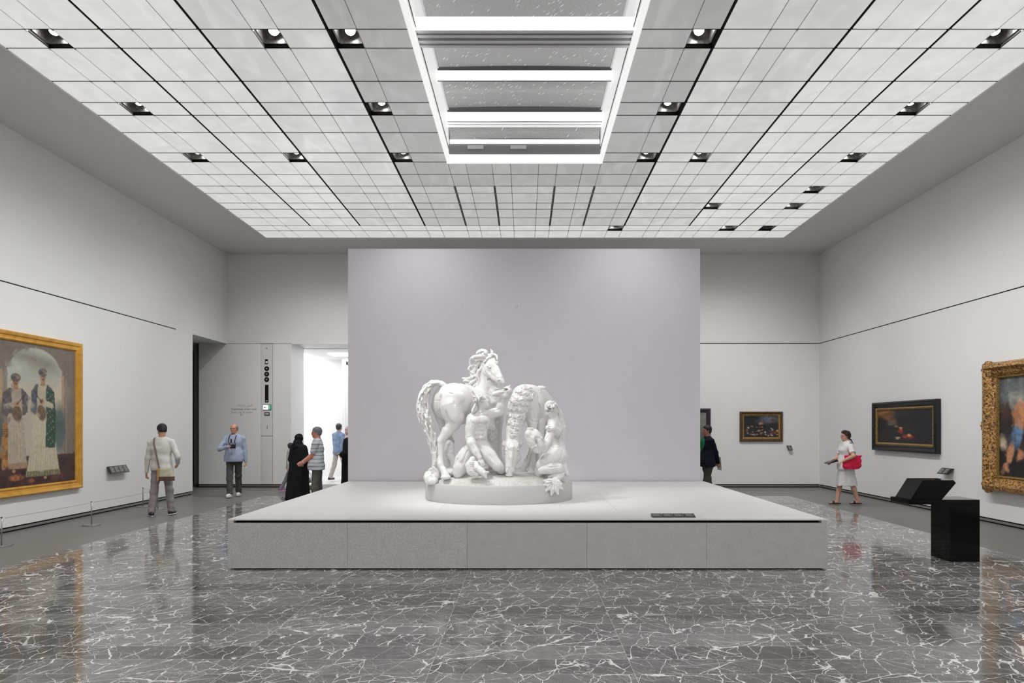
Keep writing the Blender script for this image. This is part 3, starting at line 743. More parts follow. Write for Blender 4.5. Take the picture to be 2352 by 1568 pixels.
# ------------------------------------------------------------------ low rope barrier on the left
posts = [(-7.21, 9.41, 'nearest the viewer'), (-7.20, 11.35, 'second from the viewer'), (-7.28, 13.55, 'behind the man in white'), (-7.80, 13.95, 'farthest, close to the wall')]
for x, y, l in posts:
    r = empty('barrier_post', (x, y, 0), 'thin grey metal barrier post on a round base, '+l, 'barrier', 'rope barrier posts by the left wall')
    b = bmesh.new(); cyl(b, (0, 0, 0), (0, 0, .010), .135, n=32); cyl(b, (0, 0, .010), (0, 0, .014), .135, .128, n=32); obj('base', b, STEEL, r)
    b = bmesh.new(); cyl(b, (0, 0, .012), (0, 0, .385), .010, n=12); obj('pole', b, STEEL, r)
    b = bmesh.new(); cyl(b, (0, 0, .385), (0, 0, .395), .0125, n=12); obj('cap', b, DARKMET, r)
CORD = mat('grey_cord', (.30, .30, .30), .6)
seq = [(-7.22, 6.9)]+[(p[0], p[1]) for p in posts]
for k, (p, q) in enumerate(zip(seq[:-1], seq[1:])):
    o = tube('barrier_cord', [(p[0]+(q[0]-p[0])*(.03+.94*i/8), p[1]+(q[1]-p[1])*(.03+.94*i/8), .375-.008*math.sin(math.pi*i/8)) for i in range(9)], .0028, CORD, n=6)
    o.name = 'cord'; rel(o, bpy.data.objects['barrier_post' + ('.%03d' % (k-1 if k else 0) if (k-1 if k else 0) else '')])
r = empty('barrier_post', (-7.22, 6.9, 0), 'thin grey metal barrier post just outside the picture at the left', 'barrier', 'rope barrier posts by the left wall')
for ch in [o for o in bpy.data.objects if o.parent and o.parent.name == 'barrier_post' and not o.name.startswith('cord')]:
    c = ch.copy(); COL.objects.link(c); c.parent = r
# ------------------------------------------------------------------ service column: sensor, nozzles, slot, exit sign
GRN = mat('exit_green', srgb(30, 150, 100), .5, emit=srgb(40, 190, 130), es=.6); EXW = mat('exit_white', (.9, .9, .9), .5, emit=(.9, 1, .95), es=.85)
kx = YB/F; sy = YB-.016
def sx(px): return (px-CX)*kx
def sz(py): return EYE-(py-CY)*kx
def disc(b, px, py, r, y0, y1, mi=0, n=24): cyl(b, (sx(px), y0, sz(py)), (sx(px), y1, sz(py)), r, n=n, mi=mi)
b = bmesh.new(); disc(b, 613, 800, .014, sy-.006, sy); obj('sensor', b, BLACKM, wsp)
b = bmesh.new(); box(b, sx(609.5), sx(616), sy-.012, sy, sz(836), sz(825)); obj('detector', b, BLACKM, wsp)
obj('detector_window', bx(sx(611), sx(615.5), sy-.016, sy-.0125, sz(834), sz(829)), WHITE, bpy.data.objects['detector'])
for py in (846.5, 859, 871.5):
    b = bmesh.new(); disc(b, 613.3, py, .064, sy-.010, sy); o = obj('round_nozzle', b, BLACKM, wsp)
    b = bmesh.new(); disc(b, 613.3, py, .038, sy-.018, sy-.0105); obj('nozzle_rim', b, DARKMET, o)
    b = bmesh.new(); disc(b, 613.3, py, .014, sy-.024, sy-.0185); obj('nozzle_centre', b, ALU, o)
o = obj('black_slot', bx(sx(609.3), sx(617.3), sy-.006, sy, sz(924), sz(883.5)), BLACKM, wsp)
obj('slot_light', bx(sx(611.3), sx(615.5), sy-.009, sy-.0065, sz(921.2), sz(919.6)), WHITE, o)
ex = obj('exit_sign', bx(sx(604), sx(624), sy-.02, sy, sz(941.5), sz(929), bev=.003), mat('sign_frame', (.12, .12, .12), .4), wsp)
obj('sign_face', bx(sx(605.2), sx(617.2), sy-.024, sy-.0205, sz(940.3), sz(930.2)), EXW, ex)
obj('sign_face', bx(sx(617.2), sx(622.8), sy-.024, sy-.0205, sz(940.3), sz(930.2)), GRN, ex)
# running-man pictogram and arrow
b = bmesh.new()
def strokes(b, segs, x, z, s, y, th=.006):
    for (a0, a1, c0, c1) in segs: cyl(b, (x+a0*s, y, z+a1*s), (x+c0*s, y, z+c1*s), th*s*12, n=6)
cxm, czm = sx(620), sz(935.3)
cyl(b, (cxm+.006, sy-.026, czm+.042), (cxm+.006, sy-.0245, czm+.042), .010, n=12)
strokes(b, [(0, .25, -.05, -.1), (-.05, -.1, .18, -.35), (-.05, -.1, -.25, -.4), (0, .2, .25, .1), (0, .2, -.22, .15)], cxm, czm, .09, sy-.0255, .0075)
obj('running_figure', b, WHITE, ex)
b = bmesh.new(); cxm = sx(611)
strokes(b, [(-.45, 0, .45, 0), (-.45, 0, -.15, .25), (-.45, 0, -.15, -.25)], cxm, czm, .09, sy-.0255, .0075); obj('sign_arrow', b, mat('sign_arrow_grey', (.45, .5, .48), .5), ex)
o = obj('break_glass_box', bx(sx(608), sx(620), sy-.014, sy, sz(954), sz(946.5)), mat('box_black', (.02, .02, .02), .4), wsp)
obj('box_label', bx(sx(609.5), sx(618.5), sy-.017, sy-.0145, sz(952.2), sz(948.3)), ALU, o)
obj('pull_slot', bx(sx(614), sx(615), sy-.004, sy, sz(985), sz(977)), DARKMET, wsp)
# lettering on the back wall
def lettering(body, px, py, h, m, align='LEFT', name='wall_lettering'):
    c = bpy.data.curves.new('t', 'FONT'); c.body = body; c.size = h; c.align_x = align; c.extrude = .0006; c.resolution_u = 3; c.space_character = 1.05
    o = bpy.data.objects.new('t', c); COL.objects.link(o); bpy.context.view_layer.update()
    me = bpy.data.meshes.new_from_object(o.evaluated_get(bpy.context.evaluated_depsgraph_get())); bpy.data.objects.remove(o)
    me.materials.clear()
    R = Matrix.Translation((sx(px), YB-.0135, sz(py))) @ Matrix.Rotation(math.pi/2, 4, 'X'); me.transform(R)
    return obj(name, me, m, wb)
INK = mat('wall_ink', (.10, .10, .10), .6); INK2 = mat('wall_ink_pale', (.36, .36, .36), .6)
lettering('Continue your visit', 531.5, 941.3, .0825, INK)
lettering('Suite de la visite', 531.5, 948.8, .0825, INK2)
lettering('\uFEDA\uFE97\uFEAD\uFE8E\uFEF3\uFEAF \uFEDE\uFEE4\uFEDB\uFE83', 581, 933.2, .085, INK2, 'RIGHT')
b = bmesh.new(); ax_, az = sx(552.5), sz(952)
for p, q in (((0, 0), (.075, 0)), ((0, 0), (.03, .03)), ((0, 0), (.03, -.03))): cyl(b, (ax_+p[0], YB-.013, az+p[1]), (ax_+q[0], YB-.013, az+q[1]), .0035, n=6)
obj('wall_arrow', b, INK, wb)

# ------------------------------------------------------------------ paintings: flat canvases painted by a small raster painter, real frames
class Canvas:
    def __init__(s, w, h, col):
        s.w, s.h = w, h; s.a = np.zeros((h, w, 3)); s.a[:] = col
        s.v, s.u = np.mgrid[0:h, 0:w]; s.u = (s.u+.5)/w; s.v = (s.v+.5)/h; s.rng = np.random.RandomState(w*h)
    def noise(s, n, m):
        g = s.rng.rand(m+2, n+2); U = s.u*n; V = s.v*m; i = U.astype(int); j = V.astype(int); fu = U-i; fv = V-j
        fu = fu*fu*(3-2*fu); fv = fv*fv*(3-2*fv)
        return (g[j, i]*(1-fu)+g[j, i+1]*fu)*(1-fv)+(g[j+1, i]*(1-fu)+g[j+1, i+1]*fu)*fv
    def lay(s, mask, col, mottle=.0, n=12):
        c = np.array(col)[None, None]
        if mottle: c = c*(1-mottle+2*mottle*s.noise(n, n))[..., None]
        m = np.clip(mask, 0, 1)[..., None]; s.a = s.a*(1-m)+c*m; return s
    def ell(s, x, y, rx, ry, col, soft=.25, rot=0, mottle=.15, n=14, al=1):
        du, dv = s.u-x, s.v-y; c, si = math.cos(rot), math.sin(rot)
        r = np.sqrt(((du*c+dv*si)/rx)**2+((-du*si+dv*c)/ry)**2)
        return s.lay(np.clip((1+soft-r)/(2*soft), 0, 1)*al, col, mottle, n)
    def poly(s, pts, col, mottle=.15, n=14, al=1):
        m = np.zeros_like(s.u, bool); j = len(pts)-1
        for i in range(len(pts)):
            xi, yi = pts[i]; xj, yj = pts[j]
            cnd = ((yi > s.v) != (yj > s.v)) & (s.u < (xj-xi)*(s.v-yi)/(yj-yi+1e-12)+xi); m ^= cnd; j = i
        m = m.astype(float); m[1:-1, 1:-1] = (m[1:-1, 1:-1]*4+m[:-2, 1:-1]+m[2:, 1:-1]+m[1:-1, :-2]+m[1:-1, 2:])/8
        return s.lay(m*al, col, mottle, n)
def brush(cv, n, s0, s1, seed=1, amt=.45, box_=(0, 1, 0, 1)):
    """loose brush strokes in the colours already on the canvas"""
    r = np.random.RandomState(seed)
    for k in range(n):
        x = box_[0]+(box_[1]-box_[0])*r.rand(); y = box_[2]+(box_[3]-box_[2])*r.rand(); c = cv.a[min(int(y*cv.h), cv.h-1), min(int(x*cv.w), cv.w-1)].copy()*(1-amt+2*amt*r.rand())*(1+.12*(r.rand(3)-.5)); q = s0+(s1-s0)*r.rand()
        cv.ell(min(max(x+(r.rand()-.5)*.03, 0), 1), y+(r.rand()-.5)*.03, q, q*(.25+.5*r.rand()), c, .4, r.rand()*3.14, 0, al=.7)
def canvas_obj(cv, O, U, V, parent, rough=.45):
    """flat coloured grid: O top-left corner, U to the right, V downwards"""
    w, h = cv.w, cv.h; O, U, V = Vector(O), Vector(U), Vector(V)
    uu, vv = np.meshgrid(np.arange(w+1)/w, np.arange(h+1)/h)
    co = np.array(O)[None, None]+uu[..., None]*np.array(U)+vv[..., None]*np.array(V)
    me = bpy.data.meshes.new('canvas'); me.vertices.add((w+1)*(h+1)); me.vertices.foreach_set('co', co.astype(np.float32).ravel())
    j, i = np.mgrid[0:h, 0:w]; a = j*(w+1)+i; q = np.stack([a+w+1, a+w+2, a+1, a], -1).reshape(-1, 4)
    me.loops.add(len(q)*4); me.loops.foreach_set('vertex_index', q.astype(np.int32).ravel())
    me.polygons.add(len(q)); me.polygons.foreach_set('loop_start', np.arange(0, len(q)*4, 4, dtype=np.int32)); me.update(calc_edges=True)
    ca = me.color_attributes.new('paint', 'FLOAT_COLOR', 'CORNER')
    c = np.ones((len(q), 4, 4), np.float32); c[:, :, :3] = np.clip(cv.a, 0, 1).reshape(-1, 1, 3); ca.data.foreach_set('color', c.ravel())
    if 'oil_paint' not in MATS:
        t = NT('oil_paint'); at = t.n('Attribute'); at.attribute_name = 'paint'; t.set(Base_Color=at.outputs['Color'], Roughness=.5)
        t.bump(t.n('TexNoise', Vector=t.n('TexCoord').outputs['Object'], Scale=70.0, Detail=3.0).outputs['Fac'], .3, .001); MATS['oil_paint'] = t.m
    return rel(obj('canvas', me, MATS['oil_paint']), parent)
def frame_obj(name, O, U, V, N, prof, m, parent, orn=None):
    """mitred frame: prof = list of (inward distance, height above wall); O = outer top-left corner"""
    O, U, V, N = map(Vector, (O, U, V, N)); b = bmesh.new(); u, v = U.normalized(), V.normalized(); rings = []
    for d, hgt in prof:
        cs = [O+u*d+v*d, O+U-u*d+v*d, O+U+V-u*d-v*d, O+V+u*d-v*d]; rings.append([b.verts.new(c+N*hgt) for c in cs])
    for r0, r1 in zip(rings[:-1], rings[1:]):
        for k in range(4): b.faces.new((r0[k], r0[(k+1) % 4], r1[(k+1) % 4], r1[k]))
    bmesh.ops.recalc_face_normals(b, faces=b.faces[:]); return rel(obj(name, b, m), parent)
def gold(name, col, dark, sc, amt, ornate=0):
    t = NT(name); tc = t.n('TexCoord').outputs['Object']
    n = t.n('TexNoise', Vector=tc, Scale=float(sc), Detail=3.0, Distortion=.6).outputs['Fac']
    c = t.mix(t.ramp(n, [(.5-amt, 0.), (.5+amt, 1.)]), dark, col); t.set(Base_Color=c, Roughness=.36, Metallic=.35)
    if ornate: t.bump(n, 1., ornate)
    return t.m
GOLD = gold('gilt_wood', srgb(236, 184, 84), srgb(196, 138, 48), 5, .3)
GOLDO = gold('carved_gilt_wood', srgb(222, 172, 104), srgb(84, 52, 24), 34, .12, .02)
BROWNF = gold('carved_brown_gilt_frame', srgb(120, 88, 52), srgb(42, 28, 16), 60, .12, .006); GOLDS = gold('thin_gilt_edge', srgb(196, 158, 92), srgb(96, 70, 34), 70, .15, .003)
EBONY = mat('ebony_frame', (.010, .010, .011), .3)
def sc_(r, g, b): return np.array(srgb(r, g, b))
# large portrait at the left: two robed men under an arch
cv = Canvas(250, 200, sc_(112, 100, 88)); U1 = np.ones_like(cv.u)
cv.lay(U1, sc_(120, 108, 96), .12, 60)
def arch(x0, x1):
    xm, w_ = (x0+x1)/2, (x1-x0)/2
    cv.poly([(x0, .17), (x1, .17), (x1, .82), (x0, .82)], sc_(182, 172, 156), .1, 7); cv.ell(xm, .19, w_*.93, .165, sc_(172, 174, 160), .03, mottle=.1, n=7)
    cv.ell(x0+.02, .185, .022, .035, sc_(170, 176, 164), .08); cv.ell(x1-.02, .185, .022, .035, sc_(170, 176, 164), .08)
    cv.ell(xm-.04, .10, .14, .035, sc_(112, 102, 94), .9, .15, .35, 18, .75); cv.ell(xm+.06, .16, .11, .05, sc_(128, 118, 108), .9, mottle=.3, n=16, al=.7); cv.ell(xm-.10, .25, .12, .05, sc_(170, 178, 168), .9, al=.6); cv.ell(xm+.05, .33, .15, .06, sc_(204, 180, 152), .9, mottle=.2, al=.6)
    cv.poly([(x1, .2), (x1+.02, .2), (x1+.02, .80), (x1, .80)], sc_(172, 146, 116), .1); cv.poly([(x1+.03, .22), (x1+.045, .22), (x1+.045, .80), (x1+.03, .80)], sc_(136, 124, 112), .1)
    cv.ell(x1-.02, .60, .05, .18, sc_(78, 94, 90), .3, mottle=.3)
arch(.455, .882); arch(-.02, .40)
cv.lay(np.clip(1-np.abs(np.sin(cv.v*60)), 0, 1)*.0+cv.noise(90, 80)*.10, sc_(80, 70, 60))
cv.poly([(0, .79), (1, .79), (1, 1), (0, 1)], sc_(66, 42, 40), .4, 30); cv.ell(.52, .935, .05, .022, sc_(150, 96, 66), .3, mottle=.6, n=60); cv.ell(.63, .965, .03, .014, sc_(140, 80, 58), .3, mottle=.6, n=60); cv.ell(.85, .95, .05, .02, sc_(104, 60, 60), .5, mottle=.5, n=60); cv.ell(.30, .95, .09, .02, sc_(120, 60, 44), .5, mottle=.5)
def robed(x, y0, yh, sh, hw, robe, coat, green, skin, hem, side):
    H_ = yh-y0; Y_ = lambda f_: y0+f_*H_; X_ = lambda f_: x+f_*side
    cv.poly([(X_(-.45*sh), Y_(.22)), (X_(.5*sh), Y_(.22)), (X_(hw*1.05), yh), (X_(-hw*.95), yh)], robe, .12, 60)
    cv.poly([(X_(-hw*.93), yh-.035), (X_(hw*1.03), yh-.035), (X_(hw*1.08), yh+.004), (X_(-hw*.98), yh+.004)], hem, .3, 60)
    for k in range(13):
        f_ = -1+2*k/12; cv.poly([(X_(f_*sh*.55), Y_(.36)), (X_(f_*sh*.55+.003), Y_(.36)), (X_(f_*hw+.007), yh), (X_(f_*hw), yh)], robe*(.6 if k % 2 else .75), .2, 30, .55)
    cv.poly([(X_(-sh), Y_(.20)), (X_(-.55*sh), Y_(.125)), (X_(.5*sh), Y_(.125)), (X_(sh), Y_(.19)), (X_(sh*1.15), Y_(.42)), (X_(.7*sh), Y_(.44)), (X_(.5*sh), Y_(.40)), (X_(-.7*sh), Y_(.42)), (X_(-sh*.98), Y_(.38))], coat, .35, 70)
    cv.poly([(X_(-.42*sh), Y_(.13)), (X_(.35*sh), Y_(.13)), (X_(.25*sh), Y_(.42)), (X_(-.55*sh), Y_(.42))], robe*.82, .15, 40)
    if green is not None:
        cv.poly([(X_(.28*sh), Y_(.16)), (X_(sh), Y_(.19)), (X_(sh*1.18), Y_(.42)), (X_(sh*1.12), Y_(.74)), (X_(.22*sh), Y_(.735)), (X_(.34*sh), Y_(.4))], green, .35, 60)
        for k in range(26): cv.ell(X_(sh*(.42+.62*((k*7) % 10)/10)), Y_(.20+.52*k/26), .004, .006, sc_(140, 138, 96), .4)
    cv.ell(X_(-.1*sh), Y_(.40), .036, .058, sc_(104, 84, 64), .15, -.2, .35, 60)
    cv.poly([(X_(-.15*sh), Y_(.285)), (X_(.1*sh), Y_(.27)), (X_(.95*sh), Y_(.31)), (X_(.9*sh), Y_(.355)), (X_(.1*sh), Y_(.335))], robe*.85, .12, 30); cv.ell(X_(-.08*sh), Y_(.30), .020, .016, skin, .2); cv.poly([(X_(-.75*sh), Y_(.20)), (X_(-.70*sh), Y_(.195)), (X_(-.05*sh), Y_(.30)), (X_(-.10*sh), Y_(.31))], sc_(50, 36, 28), 0)
    cv.poly([(x-.012, Y_(.07)), (x+.014, Y_(.07)), (x+.02, Y_(.14)), (x-.018, Y_(.14))], skin*.8, .1)
    cv.ell(x, Y_(.055), .0225, .036, skin, .1, mottle=.12); cv.ell(x+.011*side, Y_(.06), .011, .030, skin*.6, .5, al=.6)
    cv.ell(x, Y_(.012), .036, .030, sc_(96, 92, 88), .1, mottle=.35, n=70); cv.ell(x+.012, Y_(.008), .020, .012, sc_(130, 112, 86), .3, .5, .3, 70); cv.ell(x-.012, Y_(.016), .017, .009, sc_(66, 66, 72), .3, -.4, .3, 70)
    for q_ in (-.009, .010): cv.ell(x+q_, Y_(.047), .0038, .0032, skin*.12, .3); cv.ell(x+q_, Y_(.040), .0065, .0018, skin*.2, .3)
    cv.ell(x+.001, Y_(.062), .0028, .011, skin*.62, .4); cv.ell(x+.001, Y_(.077), .012, .0045, skin*.16, .3); cv.ell(x+.001, Y_(.088), .007, .003, skin*.5, .3)
    cv.ell(X_(.15*hw), yh+.018, .012, .012, skin*.9, .2)
robed(.515, .24, .872, .092, .088, sc_(176, 162, 144), sc_(92, 84, 84), None, sc_(172, 126, 96), sc_(160, 124, 96), -1)
robed(.722, .185, .935, .092, .135, sc_(192, 180, 156), sc_(78, 84, 90), sc_(44, 70, 58), sc_(176, 134, 106), sc_(112, 112, 78), 1)
robed(.29, .22, .87, .092, .10, sc_(180, 170, 150), sc_(92, 66, 50), None, sc_(150, 108, 80), sc_(120, 96, 70), 1)
cv.poly([(.425, .56), (.462, .56), (.458, .86), (.415, .86)], sc_(160, 112, 62), .5, 60)
for yk in (.60, .615, .63, .645): cv.poly([(.42, yk), (.465, yk), (.465, yk+.006), (.42, yk+.006)], sc_(70, 50, 40), .2)
brush(cv, 260, .006, .03, 3, .10)
PY0, PY1, PZ0, PZ1 = 9.05, 12.25, .545, 3.12
pf = empty('large_portrait_painting', (XL+.03, 10.7, PZ0), 'very large portrait of robed standing men in a gold frame on the left wall', 'painting')
frame_obj('frame', (XL, PY0, PZ1), (0, PY1-PY0, 0), (0, 0, PZ0-PZ1), (1, 0, 0), [(0, 0), (0, .07), (.02, .085), (.055, .075), (.07, .055), (.10, .05), (.125, .062), (.14, .05), (.15, .03), (.15, .0)], GOLD, pf)
canvas_obj(cv, (XL+.028, PY0+.145, PZ1-.145), (0, PY1-PY0-.29, 0), (0, 0, PZ0-PZ1+.29), pf)
rel(obj('backing', bx(XL+.001, XL+.02, PY0+.05, PY1-.05, PZ0+.05, PZ1-.05), EBONY), pf)
# figure scene in the heavy carved frame, right edge
cv = Canvas(110, 130, sc_(34, 30, 28)); cv.lay(np.ones_like(cv.u), sc_(38, 34, 32), .5, 10)
cv.ell(.25, .12, .3, .16, sc_(92, 98, 98), .6, mottle=.5, n=7); cv.ell(.30, .25, .12, .09, sc_(150, 146, 138), .5, mottle=.4); cv.ell(.12, .2, .08, .05, sc_(120, 126, 126), .6, mottle=.4)
cv.ell(.30, .40, .10, .13, sc_(204, 140, 92), .2, .2, .2); cv.ell(.40, .30, .09, .07, sc_(186, 120, 78), .3); cv.ell(.25, .36, .04, .10, sc_(190, 130, 90), .2, .1); cv.ell(.24, .60, .07, .12, sc_(92, 122, 150), .25, .15, .35)
cv.ell(.10, .34, .05, .09, sc_(70, 48, 40), .4, mottle=.5); cv.ell(.16, .76, .045, .12, sc_(196, 140, 104), .2, .25); cv.ell(.10, .90, .04, .04, sc_(196, 140, 110), .2); cv.ell(.30, .78, .06, .04, sc_(180, 124, 90), .3, -.5)
cv.ell(.06, .66, .05, .07, sc_(168, 150, 130), .4, mottle=.4); cv.ell(.62, .45, .16, .22, sc_(150, 56, 40), .4, mottle=.4); cv.ell(.70, .25, .07, .08, sc_(196, 148, 112), .3); cv.ell(.78, .70, .14, .2, sc_(96, 90, 70), .4, mottle=.5)
brush(cv, 900, .008, .05, 5, .5)
def orn_frame(name, root, Wd, Ht, O, U, V, N, w_, m, m2):
    prof = [(0, 0), (0, w_*.35), (w_*.12, w_*.62), (w_*.35, w_*.72), (w_*.5, w_*.5), (w_*.68, w_*.42), (w_*.8, w_*.3), (w_*.85, w_*.22)]
    frame_obj('frame', O, U, V, N, prof, m, root); frame_obj('inner_gilt_edge', Vector(O)+Vector(U).normalized()*w_*.85+Vector(V).normalized()*w_*.85, Vector(U)*(1-1.7*w_/Vector(U).length), Vector(V)*(1-1.7*w_/Vector(V).length), N, [(0, w_*.22), (w_*.05, w_*.3), (w_*.1, w_*.28), (w_*.15, w_*.12)], m2, root)
RY0, RY1, RZ0, RZ1 = 9.45, 11.62, .56, 2.71
fr = empty('carved_frame_painting', (XR-.03, 10.5, RZ0), 'large dark figure painting in heavy carved gold frame, cut by the right edge', 'painting')
O, U, V, N = Vector((XR, RY1, RZ1)), Vector((0, RY0-RY1, 0)), Vector((0, 0, RZ0-RZ1)), (-1, 0, 0)
orn_frame('f', fr, 0, 0, O, U, V, N, .27, GOLDO, GOLDS)
canvas_obj(cv, (XR-.035, RY1-.262, RZ1-.262), (0, RY0-RY1+.524, 0), (0, 0, RZ0-RZ1+.524), fr)
rel(obj('backing', bx(XR-.03, XR-.001, RY0+.05, RY1-.05, RZ0+.05, RZ1-.05), EBONY), fr)
def rosette(y, z, s):
    """carved leafy corner boss"""
    f = Field((XR-.20, y-.22, z-.22), (XR-.02, y+.22, z+.22), .011)
    f.ell((XR-.10, y, z), (.05, s*.62, s*.62), k=.02)
    for k in range(9):
        a = 2*math.pi*k/9; f.ell((XR-.11, y+math.cos(a)*s*.62, z+math.sin(a)*s*.62), (.05, s*.27, s*.27), k=.012)
    for k in range(5):
        a = 2*math.pi*k/5+.3; f.ell((XR-.15, y+math.cos(a)*s*.28, z+math.sin(a)*s*.28), (.02, s*.16, s*.16), k=.006)
    rel(obj('corner_boss', f.mesh('corner_boss'), GOLDO), fr)
for y in (RY0+.11, RY1-.11):
    for z in (RZ0+.11, RZ1-.11): rosette(y, z, .17)
    rosette(y+(-.05 if y < 10 else .05), (RZ0+RZ1)/2+.02, .13)
# dark landscape in a black frame with gold inner edge, right wall
cv = Canvas(96, 68, sc_(30, 28, 30)); cv.lay(np.ones_like(cv.u), sc_(34, 31, 31), .35, 8)
cv.ell(.10, .06, .18, .16, sc_(150, 100, 48), .6, .6, .5, 16); cv.ell(.22, .22, .07, .20, sc_(128, 84, 46), .6, -.5, .5, 16); cv.ell(.28, .40, .07, .06, sc_(120, 110, 100), .6, mottle=.6, n=20); cv.ell(.36, .50, .03, .03, sc_(130, 120, 112), .6)
cv.ell(.45, .62, .03, .08, sc_(170, 60, 42), .4); cv.ell(.44, .55, .018, .03, sc_(200, 150, 120), .3); cv.ell(.57, .80, .09, .05, sc_(150, 52, 40), .5, mottle=.5); cv.ell(.60, .76, .035, .04, sc_(214, 160, 120), .4); cv.ell(.38, .86, .025, .035, sc_(196, 172, 130), .4); cv.ell(.06, .42, .08, .22, sc_(16, 15, 22), .4, mottle=.2); cv.ell(.85, .40, .14, .5, sc_(22, 20, 30), .6, mottle=.2)
brush(cv, 420, .008, .04, 6, .4)
f3 = empty('dark_landscape_painting', (XR-.03, 14.2, 1.12), 'dark night scene in black frame with gold inner edge on the right wall', 'painting')
O, U, V = Vector((XR, 15.42, 2.17)), Vector((0, 13.0-15.42, 0)), Vector((0, 0, 1.115-2.17))
frame_obj('frame', O, U, V, (-1, 0, 0), [(0, 0), (0, .09), (.03, .10), (.045, .085), (.09, .075), (.10, .085), (.115, .07), (.14, .06), (.14, .0)], EBONY, f3)
frame_obj('inner_gilt_edge', O+Vector((0, -.13, -.13)), U+Vector((0, .26, 0)), V+Vector((0, 0, .26)), (-1, 0, 0), [(0, .04), (0, .072), (.02, .078), (.045, .06), (.05, .03)], GOLDS, f3)
canvas_obj(cv, (XR-.04, 15.42-.175, 2.17-.175), (0, -2.42+.35, 0), (0, 0, -1.055+.35), f3)
# crowd scene on the back wall
cv = Canvas(90, 60, sc_(34, 32, 34)); cv.lay(np.ones_like(cv.u), sc_(38, 36, 38), .4, 8)
cv.ell(.66, .16, .32, .16, sc_(96, 100, 112), .5, mottle=.4); cv.ell(.28, .12, .22, .15, sc_(28, 28, 34), .5); cv.ell(.84, .22, .06, .09, sc_(96, 56, 40), .5); cv.ell(.50, .38, .06, .08, sc_(150, 130, 104), .4, mottle=.4); cv.ell(.52, .52, .10, .12, sc_(24, 24, 34), .3)
rg = np.random.RandomState(5)
for k in range(60):
    x = rg.rand(); y = .52+.42*rg.rand()-.12*(x < .3)*rg.rand(); c = [sc_(170, 150, 128), sc_(120, 92, 74), sc_(60, 56, 66), sc_(190, 170, 150), sc_(40, 38, 50), sc_(134, 84, 64)][rg.randint(6)]
    cv.ell(x, y, .012+.022*rg.rand(), .02+.03*rg.rand(), c, .4, rg.rand()*3, .4)
brush(cv, 300, .008, .04, 7, .6)
f4 = empty('crowd_painting', (6.34, YB-.04, 1.23), 'small dark crowd scene in brown gilt frame, alone on the right back wall', 'painting')
O, U, V = Vector((sx(1698), YB-.012, 2.036)), Vector((sx(1796)-sx(1698), 0, 0)), Vector((0, 0, 1.235-2.036))
frame_obj('frame', O, U, V, (0, -1, 0), [(0, 0), (0, .06), (.02, .075), (.05, .07), (.075, .05), (.075, 0)], BROWNF, f4)
frame_obj('inner_gilt_edge', O+Vector((.072, 0, -.072)), U-Vector((.144, 0, 0)), V+Vector((0, 0, .144)), (0, -1, 0), [(0, .03), (0, .055), (.018, .05), (.04, .035), (.045, .02)], GOLDS, f4)
canvas_obj(cv, O+Vector((.108, -.025, -.108)), U-Vector((.216, 0, 0)), V+Vector((0, 0, .216)), f4)
# dark-framed picture half hidden behind the partition
cv = Canvas(40, 60, sc_(120, 120, 116)); cv.lay(np.ones_like(cv.u), sc_(128, 128, 124), .25, 6); cv.ell(.5, .8, .6, .3, sc_(84, 88, 80), .5, mottle=.4)
f5 = empty('dark_framed_painting', (4.4, YB-.04, 1.15), 'dark-framed pale picture half hidden by the right edge of the partition', 'painting')
O, U, V = Vector((3.7, YB-.012, 2.125)), Vector((sx(1630.5)-3.7, 0, 0)), Vector((0, 0, -1.0))
frame_obj('frame', O, U, V, (0, -1, 0), [(0, 0), (0, .07), (.03, .08), (.08, .06), (.11, .04), (.11, 0)], mat('dark_violet_frame', (.03, .022, .035), .35), f5)
canvas_obj(cv, O+Vector((.10, -.025, -.10)), U-Vector((.20, 0, 0)), V+Vector((0, 0, .20)), f5)
# painting in the far room, at the edge of the partition
f6 = empty('far_room_painting', (-5.2, 23.88, 1.3), 'dark-framed picture in the bright far room, beside the partition edge', 'painting')
cv = Canvas(30, 50, sc_(150, 150, 150)); cv.ell(.4, .6, .3, .4, sc_(70, 60, 80), .6, mottle=.4)
O, U, V = Vector(((794-CX)*23.9/F, 23.9, 2.19)), Vector((1.3, 0, 0)), Vector((0, 0, -1.6))
frame_obj('frame', O, U, V, (0, -1, 0), [(0, 0), (0, .06), (.05, .06), (.06, .03), (.06, 0)], EBONY, f6)
canvas_obj(cv, O+Vector((.05, -.02, -.05)), U-Vector((.10, 0, 0)), V+Vector((0, 0, .10)), f6)
